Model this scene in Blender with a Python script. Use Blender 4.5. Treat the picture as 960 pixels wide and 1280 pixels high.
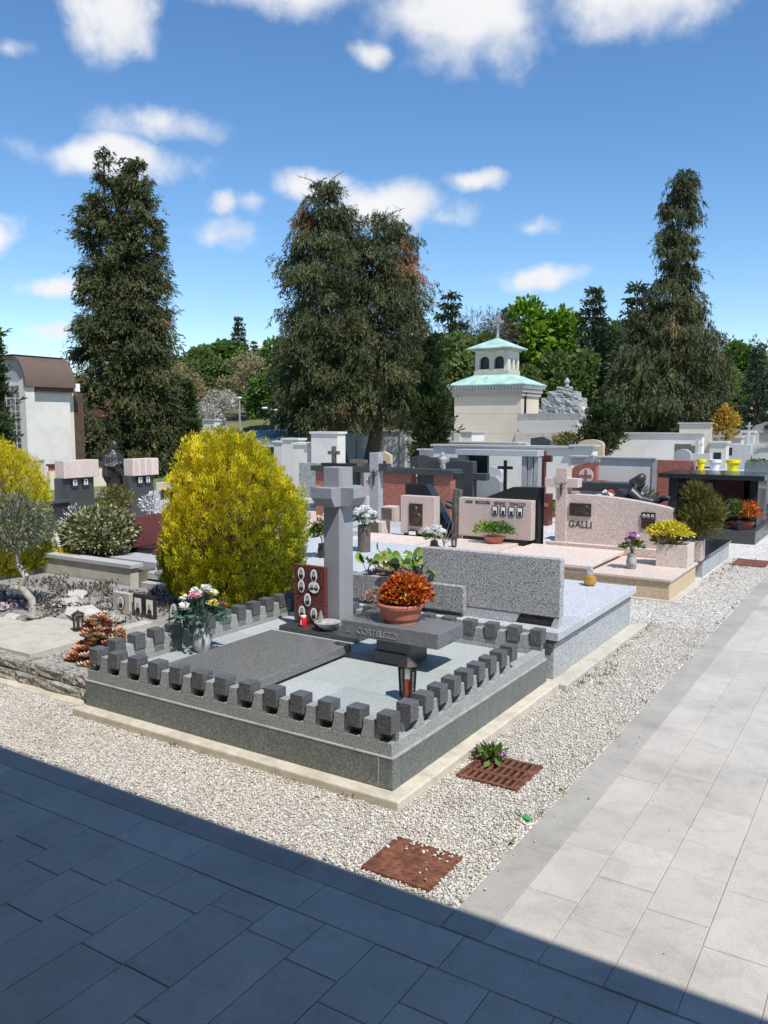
import bpy, bmesh, math, random
import numpy as np
from mathutils import Vector, Matrix, Euler

for o in list(bpy.data.objects): bpy.data.objects.remove(o, do_unlink=True)
SC = bpy.context.scene
COL = SC.collection
R = math.radians
random.seed(7)
RNG = np.random.default_rng(11)

# ------------------------------------------------------------------ camera, sky, sun, exposure
cam_d = bpy.data.cameras.new('camera'); cam = bpy.data.objects.new('camera', cam_d); COL.objects.link(cam)
cam.location = (0, 0, 1.6); cam.rotation_euler = (R(90-6.15), 0, R(32.5))
cam_d.sensor_fit = 'VERTICAL'; cam_d.sensor_height = 36; cam_d.lens = 28.69
cam_d.clip_start = .05; cam_d.clip_end = 2000
SC.camera = cam
SUN_DIR = Vector((1, -.5, 1.7)).normalized()          # towards the sun
SUN_EL = math.asin(SUN_DIR.z); SUN_AZ = math.atan2(SUN_DIR.x, SUN_DIR.y)
sun_d = bpy.data.lights.new('sun', 'SUN'); sun = bpy.data.objects.new('sun', sun_d); COL.objects.link(sun)
sun_d.energy = 4.6; sun_d.angle = R(.53); sun_d.color = (1, .97, .925)
sun.rotation_euler = (-SUN_DIR).to_track_quat('-Z', 'Y').to_euler(); sun.location = (20, -10, 34)
SC.view_settings.view_transform = 'Standard'; SC.view_settings.look = 'None'
SC.view_settings.exposure = 0.2; SC.view_settings.gamma = 1; SC.view_settings.use_curve_mapping = False
try:
    SC.cycles.max_bounces = 6; SC.cycles.transparent_max_bounces = 8
except Exception: pass

def build_world():
    w = bpy.data.worlds.new('World'); SC.world = w; w.use_nodes = True
    nt = w.node_tree; nt.nodes.clear(); N = nt.nodes.new; L = nt.links.new
    out = N('ShaderNodeOutputWorld')
    sky = N('ShaderNodeTexSky'); sky.sky_type = 'NISHITA'; sky.sun_disc = False
    sky.sun_elevation = SUN_EL; sky.sun_rotation = SUN_AZ
    sky.altitude = 300; sky.air_density = 1.0; sky.dust_density = 0.0; sky.ozone_density = 3.0
    hs = N('ShaderNodeHueSaturation'); hs.inputs['Saturation'].default_value = 1.18; L(sky.outputs[0], hs.inputs['Color'])
    b1 = N('ShaderNodeBackground'); b1.inputs[1].default_value = .145; L(hs.outputs[0], b1.inputs[0])
    b2 = N('ShaderNodeBackground'); b2.inputs[1].default_value = .86
    tc = N('ShaderNodeTexCoord')
    def vm(op, a, b=None):
        n = N('ShaderNodeVectorMath'); n.operation = op
        for i, v in enumerate((a, b)):
            if v is None: continue
            if hasattr(v, 'is_linked') or hasattr(v, 'links'): L(v, n.inputs[i])
            else: n.inputs[i].default_value = v
        return n
    def mt(op, a, b=None, c=None, clamp=False):
        n = N('ShaderNodeMath'); n.operation = op; n.use_clamp = clamp
        for i, v in enumerate((a, b, c)):
            if v is None: continue
            if hasattr(v, 'links'): L(v, n.inputs[i])
            else: n.inputs[i].default_value = v
        return n.outputs[0]
    dirn = vm('NORMALIZE', tc.outputs['Generated']).outputs[0]
    n1 = N('ShaderNodeTexNoise'); n1.inputs['Scale'].default_value = 9; n1.inputs['Detail'].default_value = 5; n1.inputs['Roughness'].default_value = .62
    L(dirn, n1.inputs['Vector'])
    warp = vm('MULTIPLY', vm('SUBTRACT', n1.outputs['Color'], (.5, .5, .5)).outputs[0], (.07, .07, .035)).outputs[0]
    dw = vm('ADD', dirn, warp).outputs[0]
    n2 = N('ShaderNodeTexNoise'); n2.inputs['Scale'].default_value = 17; n2.inputs['Detail'].default_value = 6; n2.inputs['Roughness'].default_value = .52
    L(dirn, n2.inputs['Vector'])
    # single cumulus clouds: azimuth, elevation, half width, half height (degrees), density
    clouds = [(-50.1,24.2,2.6,2.6,1),(-39.9,26.9,6.6,1.9,1),(-27.2,25.6,6.0,3.7,1),(-33.6,23.2,1.3,.9,.8),(-15.4,25.7,6.4,2.7,1),
      (-50.3,16.5,5.5,1.3,.95),(-47.7,18.7,3.4,.9,.5),(-36.8,15.3,3.3,1.2,.9),(-33.0,14.2,4.6,1.6,.95),(-57.4,11.3,1.9,1.3,.9),
      (-54.2,8.5,2.6,.7,.85),(-26.6,15.9,1.8,.65,.7),(-22.2,9.7,3.2,.85,.95),(-43.5,14.6,1.1,.75,.75),(-41.4,14.6,1.2,.65,.5),
      (-44.1,12.4,2.2,1.0,.5),(-54.5,6.2,2.2,.65,.6),(-22.5,13.1,1.5,.55,.45),(-40.7,5.0,1.8,.8,.8),(-21.1,7.4,1.5,.7,.75),
      (-55.9,21.9,1.3,.5,.4),(-28.2,13.7,1.8,.8,.4)]
    rr = random.Random(5)
    for k in range(12):                                  # the same kind of cloud all round, out of the picture
        az = rr.uniform(2, 292); el = rr.uniform(5, 48)
        clouds.append((az, el, rr.uniform(2, 6)*(.5+el/40), rr.uniform(.7, 1.6)*(.5+el/22), rr.uniform(.5, 1)))
    acc = None
    for az, el, wd, ht, den in clouds:
        a, e = R(az), R(el)
        c = Vector((math.sin(a)*math.cos(e), math.cos(a)*math.cos(e), math.sin(e)))
        t = Vector((math.cos(a), -math.sin(a), 0)); b = t.cross(c)
        u = mt('MULTIPLY', vm('DOT_PRODUCT', dw, tuple(t)).outputs['Value'], 1/math.sin(R(wd)))
        v0 = mt('SUBTRACT', vm('DOT_PRODUCT', dw, tuple(b)).outputs['Value'], 0)
        v = mt('MULTIPLY', v0, 1/math.sin(R(ht)))
        fr = mt('MULTIPLY', mt('LESS_THAN', vm('DOT_PRODUCT', dw, tuple(c)).outputs['Value'], .5), 50)
        r2 = mt('ADD', mt('ADD', mt('MULTIPLY', u, u), mt('MULTIPLY', v, v)), fr)
        m = mt('MULTIPLY', mt('SUBTRACT', 1, mt('POWER', r2, .5)), den)
        acc = m if acc is None else mt('MAXIMUM', acc, m)
    s = mt('ADD', acc, mt('MULTIPLY', mt('SUBTRACT', n2.outputs['Fac'], .5), 1.55))
    mr = N('ShaderNodeMapRange'); mr.interpolation_type = 'SMOOTHSTEP'
    L(s, mr.inputs[0]); mr.inputs[1].default_value = -.16; mr.inputs[2].default_value = .72
    mr.inputs[3].default_value = 0; mr.inputs[4].default_value = .97
    ramp = N('ShaderNodeValToRGB'); L(n1.outputs['Fac'], ramp.inputs[0])
    ramp.color_ramp.elements[0].position = .35; ramp.color_ramp.elements[0].color = (.84, .86, .9, 1)
    ramp.color_ramp.elements[1].position = .6; ramp.color_ramp.elements[1].color = (.97, .97, .98, 1)
    L(ramp.outputs[0], b2.inputs[0])
    mix = N('ShaderNodeMixShader'); L(mr.outputs[0], mix.inputs[0]); L(b1.outputs[0], mix.inputs[1]); L(b2.outputs[0], mix.inputs[2])
    L(mix.outputs[0], out.inputs[0])
build_world()
SC.world.cycles.sampling_method = 'MANUAL'; SC.world.cycles.sample_map_resolution = 512

# ------------------------------------------------------------------ helpers: materials
class NT:
    def __init__(s, name):
        s.m = bpy.data.materials.new(name); s.m.use_nodes = True
        s.t = s.m.node_tree; s.b = s.t.nodes['Principled BSDF']; s.out = s.t.nodes['Material Output']
        s.pos = s.new('ShaderNodeNewGeometry')
    def new(s, k, **kw):
        n = s.t.nodes.new(k)
        for a, v in kw.items(): setattr(n, a, v)
        return n
    def link(s, a, b): s.t.links.new(a, b)
    def P(s): return s.pos.outputs['Position']
    def noise(s, scale, detail=3, rough=.55, vec=None, dist=0):
        n = s.new('ShaderNodeTexNoise'); n.inputs['Scale'].default_value = scale; n.inputs['Detail'].default_value = detail
        n.inputs['Roughness'].default_value = rough; n.inputs['Distortion'].default_value = dist
        s.link(vec or s.P(), n.inputs['Vector']); return n.outputs['Fac']
    def voro(s, scale, out='Color', vec=None):
        n = s.new('ShaderNodeTexVoronoi'); n.inputs['Scale'].default_value = scale; s.link(vec or s.P(), n.inputs['Vector']); return n.outputs[out]
    def ramp(s, fac, stops, interp='LINEAR'):
        n = s.new('ShaderNodeValToRGB'); cr = n.color_ramp; cr.interpolation = interp
        while len(cr.elements) < len(stops): cr.elements.new(.5)
        for e, (p, c) in zip(cr.elements, stops):
            e.position = p; e.color = (c if len(c) == 4 else (*c, 1)) if hasattr(c, '__len__') else (c, c, c, 1)
        s.link(fac, n.inputs[0]); return n.outputs[0]
    def mix(s, fac, a, b, mode='MIX'):
        n = s.new('ShaderNodeMix', data_type='RGBA', blend_type=mode)
        for sock, v in ((n.inputs[0], fac), (n.inputs[6], a), (n.inputs[7], b)):
            if hasattr(v, 'links'): s.link(v, sock)
            elif hasattr(v, '__len__'): sock.default_value = (*v[:3], 1)
            else: sock.default_value = v
        return n.outputs[2]
    def math(s, op, a, b=None, clamp=False):
        n = s.new('ShaderNodeMath', operation=op, use_clamp=clamp)
        for i, v in enumerate((a, b)):
            if v is None: continue
            if hasattr(v, 'links'): s.link(v, n.inputs[i])
            else: n.inputs[i].default_value = v
        return n.outputs[0]
    def bump(s, h, strength=.3, dist=.01):
        n = s.new('ShaderNodeBump'); n.inputs['Strength'].default_value = strength; n.inputs['Distance'].default_value = dist
        s.link(h, n.inputs['Height']); s.link(n.outputs[0], s.b.inputs['Normal'])
    def island(s): return s.pos.outputs['Random Per Island']
    def objrand(s): return s.new('ShaderNodeObjectInfo').outputs['Random']
    def done(s, col=None, rough=.6, metal=0, spec=.5):
        if col is not None:
            if hasattr(col, 'links'): s.link(col, s.b.inputs['Base Color'])
            else: s.b.inputs['Base Color'].default_value = (*col, 1)
        if hasattr(rough, 'links'): s.link(rough, s.b.inputs['Roughness'])
        else: s.b.inputs['Roughness'].default_value = rough
        s.b.inputs['Metallic'].default_value = metal; s.b.inputs['Specular IOR Level'].default_value = spec
        return s.m

MATS = {}
def granite(name, lo, mid, hi, scale=150, rough=.45, stain=.25, stain_col=(.25, .24, .2), spread=(.3, .5, .68), bump=.12, spec=.5, fleck=.75, ovar=.1):
    n = NT(name)
    f = n.noise(scale, 2, .7)
    c = n.ramp(f, [(spread[0], lo), (spread[1], mid), (spread[2], hi)])
    if fleck:
        g = n.voro(scale*1.1)
        sp = n.new('ShaderNodeSeparateColor'); n.link(g, sp.inputs[0])
        c = n.mix(fleck, c, n.ramp(sp.outputs[0], [(.14, .3), (.2, 1.0)]), 'MULTIPLY')
    s1 = n.ramp(n.noise(3.1, 6, .65), [(.42, 0.), (.75, stain)])
    c = n.mix(s1, c, stain_col)
    v = n.ramp(n.objrand(), [(0, 1-ovar), (1, 1+ovar)]); c = n.mix(1, c, v, 'MULTIPLY')
    n.bump(f, bump, .004)
    rr = n.ramp(n.noise(9, 4), [(.3, rough*.8), (.7, min(1, rough*1.3))])
    MATS[name] = n.done(c, rr, spec=spec); return MATS[name]
def plaster(name, col, dirt=(.35, .33, .28), amt=.35, rough=.85, scale=1.6, bump=.15):
    n = NT(name)
    d = n.ramp(n.noise(scale, 8, .68), [(.45, 0.), (.8, amt)])
    c = n.mix(d, col, dirt)
    c = n.mix(.5, c, n.ramp(n.noise(40, 3), [(.3, .86), (.7, 1.06)]), 'MULTIPLY')
    n.bump(n.noise(60, 4), bump, .006)
    MATS[name] = n.done(c, rough); return MATS[name]
def plain(name, col, rough=.5, metal=0, var=.12, scale=25, spec=.5, bump=0):
    n = NT(name)
    c = n.mix(1, col, n.ramp(n.noise(scale, 4), [(.3, 1-var), (.7, 1+var)]), 'MULTIPLY')
    if bump: n.bump(n.noise(scale*4, 3), bump, .004)
    MATS[name] = n.done(c, rough, metal, spec); return MATS[name]
def leafmat(name, stops, trans=.25, rough=.55, spec=.25):
    n = NT(name)
    at = n.new('ShaderNodeAttribute'); at.attribute_name = 'tint'
    c = n.ramp(at.outputs['Fac'], stops)
    n.link(c, n.b.inputs['Base Color']); n.b.inputs['Roughness'].default_value = rough
    n.b.inputs['Specular IOR Level'].default_value = spec
    tr = n.new('ShaderNodeBsdfTranslucent'); n.link(c, tr.inputs[0])
    mx = n.new('ShaderNodeMixShader'); mx.inputs[0].default_value = trans
    n.link(n.b.outputs[0], mx.inputs[1]); n.link(tr.outputs[0], mx.inputs[2]); n.link(mx.outputs[0], n.out.inputs[0])
    MATS[name] = n.m; return n.m

# ------------------------------------------------------------------ helpers: meshes and things
ORG = {}                                            # world origin of every object that may become a parent
def thing(name, label, cat, loc=(0, 0, 0), group=None):
    o = bpy.data.objects.new(name, None); COL.objects.link(o); o.empty_display_size = .1
    o.location = loc; ORG[o] = Vector(loc)
    tag(o, label, cat, group, 'thing'); return o
def tag(o, label=None, cat=None, group=None, kind=None):
    if label: o['label'] = label
    if cat: o['category'] = cat
    if group: o['group'] = group
    if kind: o['kind'] = kind
    return o
class MB:
    def __init__(s): s.v = []; s.f = []
    def add(s, vs, fs):
        k = len(s.v); s.v += [tuple(v) for v in vs]; s.f += [tuple(i+k for i in f) for f in fs]; return s
    def box(s, x0, x1, y0, y1, z0, z1):
        return s.add([(x0,y0,z0),(x1,y0,z0),(x1,y1,z0),(x0,y1,z0),(x0,y0,z1),(x1,y0,z1),(x1,y1,z1),(x0,y1,z1)],
                     [(0,3,2,1),(4,5,6,7),(0,1,5,4),(1,2,6,5),(2,3,7,6),(3,0,4,7)])
    def prism(s, poly, a0, a1, axis='y'):            # 2D outline extruded along an axis; outline in the two other axes
        n = len(poly)
        P = {'y': lambda p, a: (p[0], a, p[1]), 'x': lambda p, a: (a, p[0], p[1]), 'z': lambda p, a: (p[0], p[1], a)}[axis]
        vs = [P(p, a0) for p in poly]+[P(p, a1) for p in poly]
        fs = [tuple(range(n))[::-1], tuple(range(n, 2*n))]+[(i, (i+1) % n, (i+1) % n+n, i+n) for i in range(n)]
        return s.add(vs, fs)
    def loft(s, rings, cap=True):
        n = len(rings[0]); vs = [p for r in rings for p in r]; fs = []
        for k in range(len(rings)-1):
            for i in range(n):
                j = (i+1) % n; fs.append((k*n+i, k*n+j, (k+1)*n+j, (k+1)*n+i))
        if cap: fs += [tuple(range(n))[::-1], tuple(range((len(rings)-1)*n, len(rings)*n))]
        return s.add(vs, fs)
    def lathe(s, prof, c=(0, 0, 0), n=20, sx=1, sy=1):
        return s.loft([[(c[0]+r*sx*math.cos(2*math.pi*i/n), c[1]+r*sy*math.sin(2*math.pi*i/n), c[2]+z) for i in range(n)] for r, z in prof])
    def tube(s, pts, rad, n=8):
        pts = [Vector(p) for p in pts]; rings = []
        if not hasattr(rad, '__len__'): rad = [rad]*len(pts)
        for i, p in enumerate(pts):
            d = (pts[min(i+1, len(pts)-1)]-pts[max(i-1, 0)]).normalized()
            a = d.cross(Vector((0, 0, 1)) if abs(d.z) < .9 else Vector((1, 0, 0))).normalized(); b = d.cross(a)
            rings.append([tuple(p+(a*math.cos(2*math.pi*k/n)+b*math.sin(2*math.pi*k/n))*rad[i]) for k in range(n)])
        return s.loft(rings)
    def ell(s, c, r, n=12, m=8, rot=None):
        vs = []; fs = []
        for i in range(m+1):
            t = math.pi*i/m
            for k in range(n):
                p = 2*math.pi*k/n; v = Vector((r[0]*math.sin(t)*math.cos(p), r[1]*math.sin(t)*math.sin(p), r[2]*math.cos(t)))
                if rot: v = rot @ v
                vs.append(tuple(v+Vector(c)))
        for i in range(m):
            for k in range(n):
                j = (k+1) % n; fs.append((i*n+k, (i+1)*n+k, (i+1)*n+j, i*n+j))
        return s.add(vs, fs)
    def xf(s, M): s.v = [tuple(M @ Vector(v)) for v in s.v]; return s
    def build(s, name, mat, parent=None, bevel=0, smooth=False, label=None, seg=2, kind=None):
        off = ORG.get(parent, Vector((0, 0, 0))) if parent else Vector((0, 0, 0))
        me = bpy.data.meshes.new(name); me.from_pydata([(v[0]-off.x, v[1]-off.y, v[2]-off.z) for v in s.v], [], s.f)
        bm = bmesh.new(); bm.from_mesh(me); bmesh.ops.remove_doubles(bm, verts=bm.verts, dist=1e-6)
        bmesh.ops.recalc_face_normals(bm, faces=bm.faces); bm.to_mesh(me); bm.free()
        me.materials.append(MATS[mat] if isinstance(mat, str) else mat)
        if smooth:
            for p in me.polygons: p.use_smooth = True
            try: me.set_sharp_from_angle(angle=R(40))
            except Exception: pass
        o = bpy.data.objects.new(name, me); COL.objects.link(o)
        if parent: o.parent = parent
        ORG[o] = off if parent else Vector((0, 0, 0))
        if bevel:
            b = o.modifiers.new('Bevel', 'BEVEL'); b.width = bevel; b.segments = seg; b.limit_method = 'ANGLE'; b.angle_limit = R(35)
        if label: o['label'] = label
        if kind: o['kind'] = kind
        return o
def bx(name, mat, parent, x0, x1, y0, y1, z0, z1, bevel=.004, **kw):
    return MB().box(x0, x1, y0, y1, z0, z1).build(name, mat, parent, bevel, **kw)
def struct(o): o['kind'] = 'structure'; return o
def copy_tree(o, parent=None, loc=None, rot=None, scale=None):
    c = o.copy(); COL.objects.link(c); c.parent = parent
    if parent is None:
        if loc is not None: c.location = loc
        if rot is not None: c.rotation_euler = rot
        if scale is not None: c.scale = scale
    for ch in list(o.children): copy_tree(ch, c)
    return c
def npmesh(name, V, F, mat, parent=None, tint=None, kind=None, smooth=False):
    """V (n,3), F (m,k) numpy -> one mesh object, fast"""
    off = ORG.get(parent, Vector((0, 0, 0))) if parent else Vector((0, 0, 0))
    V = V-np.array(off)
    me = bpy.data.meshes.new(name); k = F.shape[1]
    me.vertices.add(len(V)); me.vertices.foreach_set('co', V.astype(np.float32).ravel())
    me.loops.add(F.size); me.loops.foreach_set('vertex_index', F.astype(np.int32).ravel())
    me.polygons.add(len(F)); me.polygons.foreach_set('loop_start', np.arange(0, F.size, k, dtype=np.int32))
    if tint is not None:
        a = me.attributes.new('tint', 'FLOAT', 'FACE'); a.data.foreach_set('value', tint.astype(np.float32))
    me.materials.append(MATS[mat] if isinstance(mat, str) else mat)
    if smooth: me.polygons.foreach_set('use_smooth', np.ones(len(F), bool))
    me.update(calc_edges=True); me.validate()
    o = bpy.data.objects.new(name, me); COL.objects.link(o)
    if parent: o.parent = parent
    ORG[o] = off
    if kind: o['kind'] = kind
    return o
def unit(a): return a/np.maximum(np.linalg.norm(a, axis=1, keepdims=True), 1e-9)
def leaves(P, D, ln, wd, rng, cup=0, ref=None):
    """rhombic leaves: base points P, directions D, lengths, widths -> V, F"""
    n = len(P); D = unit(D); side = unit(np.cross(D, unit(rng.normal(size=(n, 3)) if ref is None else ref)))
    ln = np.broadcast_to(ln, (n,))[:, None]; wd = np.broadcast_to(wd, (n,))[:, None]
    nr = np.cross(D, side)
    V = np.empty((n, 4, 3)); V[:, 0] = P; V[:, 1] = P+D*ln*.5+side*wd*.5+nr*wd*cup; V[:, 2] = P+D*ln; V[:, 3] = P+D*ln*.5-side*wd*.5+nr*wd*cup
    return V.reshape(-1, 3), np.arange(4*n).reshape(-1, 4)
def text_mesh(name, body, mat, parent, loc, rot, size, extrude=.004, width=1.0, align='LEFT', space=1.0):
    cu = bpy.data.curves.new(name, 'FONT'); cu.body = body; cu.size = size; cu.extrude = extrude; cu.align_x = align; cu.space_character = space
    t = bpy.data.objects.new('tmp', cu); COL.objects.link(t)
    dg = bpy.context.evaluated_depsgraph_get(); dg.update()
    me = bpy.data.meshes.new_from_object(t.evaluated_get(dg)); me.name = name
    bpy.data.objects.remove(t, do_unlink=True)
    off = ORG.get(parent, Vector((0, 0, 0)))
    M = Matrix.Translation(Vector(loc)-off) @ Euler(rot).to_matrix().to_4x4() @ Matrix.Diagonal((width, 1, 1, 1))
    me.transform(M); me.materials.clear(); me.materials.append(MATS[mat])
    o = bpy.data.objects.new(name, me); COL.objects.link(o); o.parent = parent; ORG[o] = off
    return o
# ------------------------------------------------------------------ materials
granite('granite_dark', (.03,.032,.036), (.072,.075,.082), (.21,.215,.23), 190, .33, .1, (.12,.12,.12), bump=.08, fleck=.35)
granite('granite_slab', (.09,.091,.094), (.17,.172,.176), (.32,.32,.325), 210, .17, .25, (.2,.2,.2), bump=.05, fleck=.35)
granite('granite_merlon', (.04,.041,.043), (.088,.09,.094), (.2,.2,.205), 150, .5, .18, (.16,.16,.14), bump=.12, fleck=.35)
granite('granite_wall', (.17,.172,.165), (.32,.325,.31), (.5,.505,.49), 150, .6, .3, (.14,.15,.125), bump=.15, fleck=.35)
granite('granite_plinth', (.09,.1,.09), (.155,.168,.152), (.26,.272,.255), 120, .6, .4, (.09,.1,.08), bump=.12, fleck=.35)
granite('granite_floor', (.30,.32,.305), (.40,.425,.405), (.5,.52,.5), 180, .6, .25, (.26,.29,.26), bump=.06, fleck=.2)
granite('granite_salt', (.10,.10,.10), (.37,.37,.365), (.64,.64,.63), 135, .5, .12, (.3,.3,.28), (.36,.5,.64), bump=.15)
granite('granite_pale', (.3,.31,.32), (.48,.49,.5), (.62,.63,.63), 90, .5, .22, (.36,.36,.33), bump=.08, fleck=.25)
granite('granite_pale_wall', (.24,.25,.25), (.42,.43,.43), (.56,.57,.57), 60, .6, .55, (.30,.29,.25), bump=.08, fleck=.25)
granite('granite_pink', (.40,.29,.25), (.62,.49,.43), (.76,.65,.58), 95, .45, .2, (.5,.38,.29), bump=.06, fleck=.25)
granite('granite_pink_pale', (.52,.42,.35), (.67,.55,.47), (.76,.67,.59), 70, .5, .25, (.55,.44,.33), bump=.05, fleck=.25)
granite('granite_buff', (.42,.30,.18), (.60,.45,.28), (.70,.57,.41), 70, .6, .3, (.45,.33,.18), bump=.05, fleck=.25)
granite('granite_red', (.16,.045,.03), (.38,.13,.085), (.5,.23,.17), 70, .35, .1, (.25,.1,.08), bump=.04)
granite('granite_wine', (.06,.014,.012), (.125,.03,.026), (.2,.07,.06), 130, .3, .05, (.1,.03,.03), bump=.03)
granite('granite_black', (.012,.013,.015), (.022,.024,.027), (.06,.063,.07), 160, .16, .1, (.05,.05,.05), bump=.02)
granite('granite_charcoal', (.03,.032,.033), (.05,.053,.055), (.1,.105,.11), 120, .3, .15, (.09,.09,.085), bump=.03)
granite('stone_monument', (.25,.25,.24), (.38,.38,.36), (.5,.5,.48), 40, .7, .5, (.18,.18,.16), bump=.2)
granite('stone_rough', (.16,.145,.12), (.33,.31,.27), (.48,.46,.41), 55, .85, .5, (.2,.16,.11), bump=.6)
granite('marble_white', (.48,.455,.41), (.58,.555,.505), (.68,.655,.61), 90, .45, .25, (.5,.5,.47), bump=.03, fleck=.25)
granite('paver', (.37,.36,.335), (.455,.44,.41), (.53,.515,.485), 300, .85, .55, (.37,.36,.335), bump=.1, fleck=0, spec=.3, ovar=.035)
granite('kerb_stone', (.35,.345,.325), (.40,.395,.37), (.45,.44,.415), 260, .8, .16, (.33,.34,.335), bump=.06, fleck=0, spec=.3, ovar=.035)
plaster('concrete_ledge', (.58,.52,.41), (.24,.2,.15), .75, scale=7, bump=.4)
plaster('concrete_pale', (.50,.465,.395), (.26,.235,.18), .7, scale=6, bump=.3)
plaster('concrete_grey', (.44,.44,.42), (.2,.2,.18), .5, scale=4)
plaster('joint_sand', (.27,.26,.24), (.14,.135,.13), .7, scale=3)
plaster('white_plaster', (.70,.665,.60), (.42,.39,.33), .55)
plaster('cream_plaster', (.66,.58,.46), (.42,.37,.29), .45, scale=.9)
plaster('grey_plaster', (.36,.36,.35), (.2,.2,.19), .4)
plaster('stucco_grey', (.42,.41,.37), (.25,.24,.21), .6, scale=.8)
plaster('buff_plaster', (.70,.62,.48), (.45,.4,.3), .4)
plaster('yellow_plaster', (.72,.58,.27), (.5,.42,.25), .3)
plaster('soil', (.16,.13,.1), (.06,.05,.04), .8, scale=12, bump=.8)
plaster('soil_grey', (.30,.28,.26), (.13,.12,.1), .8, scale=9, bump=.9)
plain('cross_grey', (.30,.30,.315), .42, 0, .05, 30)
plain('bronze', (.085,.066,.05), .45, .75, .3, 40, bump=.2)
plain('bronze_dark', (.05,.047,.045), .42, .4, .25, 40, bump=.15)
plain('black_metal', (.02,.02,.021), .45, .6, .2)
plain('grey_metal', (.45,.46,.47), .4, .7, .15)
plain('brown_roof', (.16,.105,.075), .5, .2, .08, 4)
plain('copper_green', (.36,.54,.46), .65, 0, .25, 2.5)
plain('green_roof', (.03,.16,.13), .5, 0, .15, 4)
plain('roof_tile', (.42,.16,.08), .8, 0, .25, 6)
plain('terracotta', (.5,.16,.10), .65, 0, .1, 30)
plain('terracotta_glazed', (.30,.065,.045), .4, 0, .15, 30)
plain('plastic_yellow', (.85,.72,.01), .4, 0, .05)
plain('plastic_white', (.8,.8,.79), .4, 0, .05)
plain('plastic_red', (.62,.02,.02), .3, 0, .05)
plain('zinc_grey', (.22,.25,.25), .5, .3, .12)
plain('ceramic', (.82,.81,.78), .25, 0, .03)
plain('photo_grey', (.22,.22,.22), .35, 0, .4, 200)
plain('photo_dark', (.03,.03,.032), .35, 0, .3, 200)
plain('photo_skin', (.46,.40,.36), .35, 0, .15, 200)
plain('letter_dark', (.035,.032,.03), .5, .2, .2)
plain('letter_stone', (.27,.27,.27), .6, 0, .2)
plain('letter_bronze', (.12,.09,.06), .5, .5, .2)
plain('petal_white', (.83,.82,.78), .6, 0, .06)
plain('petal_pink', (.75,.36,.45), .6, 0, .12)
plain('petal_red', (.45,.012,.03), .55, 0, .2)
plain('petal_yellow', (.82,.68,.12), .6, 0, .1)
plain('petal_cream', (.80,.78,.55), .6, 0, .1)
plain('petal_violet', (.56,.28,.56), .6, 0, .2)
plain('petal_orange', (.72,.17,.04), .6, 0, .2)
plain('gold_glass', (.5,.28,.05), .2, .3, .2)
plain('wood_brown', (.09,.05,.035), .7, 0, .3, 8)
plain('bark', (.10,.075,.055), .9, 0, .4, 14, bump=.8)
plain('bark_pale', (.36,.33,.28), .9, 0, .35, 20, bump=.8)
plain('bark_grey', (.16,.14,.12), .9, 0, .4, 10, bump=.6)

def mk_rust():
    n = NT('rust'); f = n.noise(22, 8, .7)
    c = n.ramp(f, [(.3, (.06,.02,.012)), (.5, (.16,.055,.027)), (.72, (.26,.115,.058))])
    n.bump(n.noise(160, 5, .7), .5, .004); MATS['rust'] = n.done(c, .85)
mk_rust()
def mk_gravel():
    n = NT('pebble'); r = n.island()
    c = n.ramp(r, [(0,(.56,.51,.425)),(.18,(.64,.60,.52)),(.34,(.48,.445,.39)),(.46,(.68,.64,.57)),(.60,(.41,.38,.335)),(.70,(.58,.515,.42)),(.8,(.72,.69,.63)),(.93,(.45,.37,.29)),(.975,(.26,.245,.225))], 'CONSTANT')
    c = n.mix(.6, c, n.ramp(n.noise(120, 3), [(.3,.75),(.7,1.12)]), 'MULTIPLY')
    c = n.mix(n.ramp(n.noise(1.7, 5, .7), [(.52,0.),(.8,.5)]), c, (.34,.29,.22))
    MATS['pebble'] = n.done(c, .7, spec=.35)
    n = NT('gravel_bed'); v = n.voro(75); sp = n.new('ShaderNodeSeparateColor'); n.link(v, sp.inputs[0])
    c = n.ramp(sp.outputs[0], [(0,(.6,.57,.51)),(.25,(.72,.69,.64)),(.45,(.42,.40,.37)),(.6,(.74,.72,.68)),(.85,(.5,.44,.36)),(.95,(.2,.19,.18))], 'CONSTANT')
    c = n.mix(n.ramp(n.noise(1.2, 6, .7), [(.45,0.),(.8,.55)]), c, (.36,.31,.23))
    n.bump(n.voro(75, 'Distance'), .8, .01); MATS['gravel_bed'] = n.done(c, .9)
    n = NT('pebble_grey'); c = n.ramp(n.island(), [(0,(.34,.34,.33)),(.3,(.48,.47,.45)),(.6,(.24,.24,.23)),(.85,(.6,.59,.57))], 'CONSTANT')
    MATS['pebble_grey'] = n.done(c, .75)
    n = NT('terrain'); c = n.ramp(n.noise(.35, 8, .7), [(.3,(.09,.11,.035)),(.5,(.13,.13,.05)),(.7,(.2,.17,.1))])
    n.bump(n.noise(14, 6), .8, .05); MATS['terrain'] = n.done(c, .95)
    n = NT('grass'); c = n.ramp(n.noise(5, 8, .7), [(.3,(.10,.13,.03)),(.7,(.22,.24,.07))]); n.bump(n.noise(60, 4), 1, .03); MATS['grass'] = n.done(c, .9)
mk_gravel()
def mk_glass():
    n = NT('lantern_glass'); n.b.inputs['Transmission Weight'].default_value = .85; n.b.inputs['IOR'].default_value = 1.2
    n.b.inputs['Alpha'].default_value = .55; MATS['lantern_glass'] = n.done((.5,.5,.48), .05)
    n = NT('window_glass'); MATS['window_glass'] = n.done((.05,.065,.075), .08)
    n = NT('red_wax'); MATS['red_wax'] = n.done((.65,.012,.015), .25)
    n = NT('clear_glass'); n.b.inputs['Transmission Weight'].default_value = .7; MATS['clear_glass'] = n.done((.72,.72,.7), .08)
mk_glass()
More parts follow.
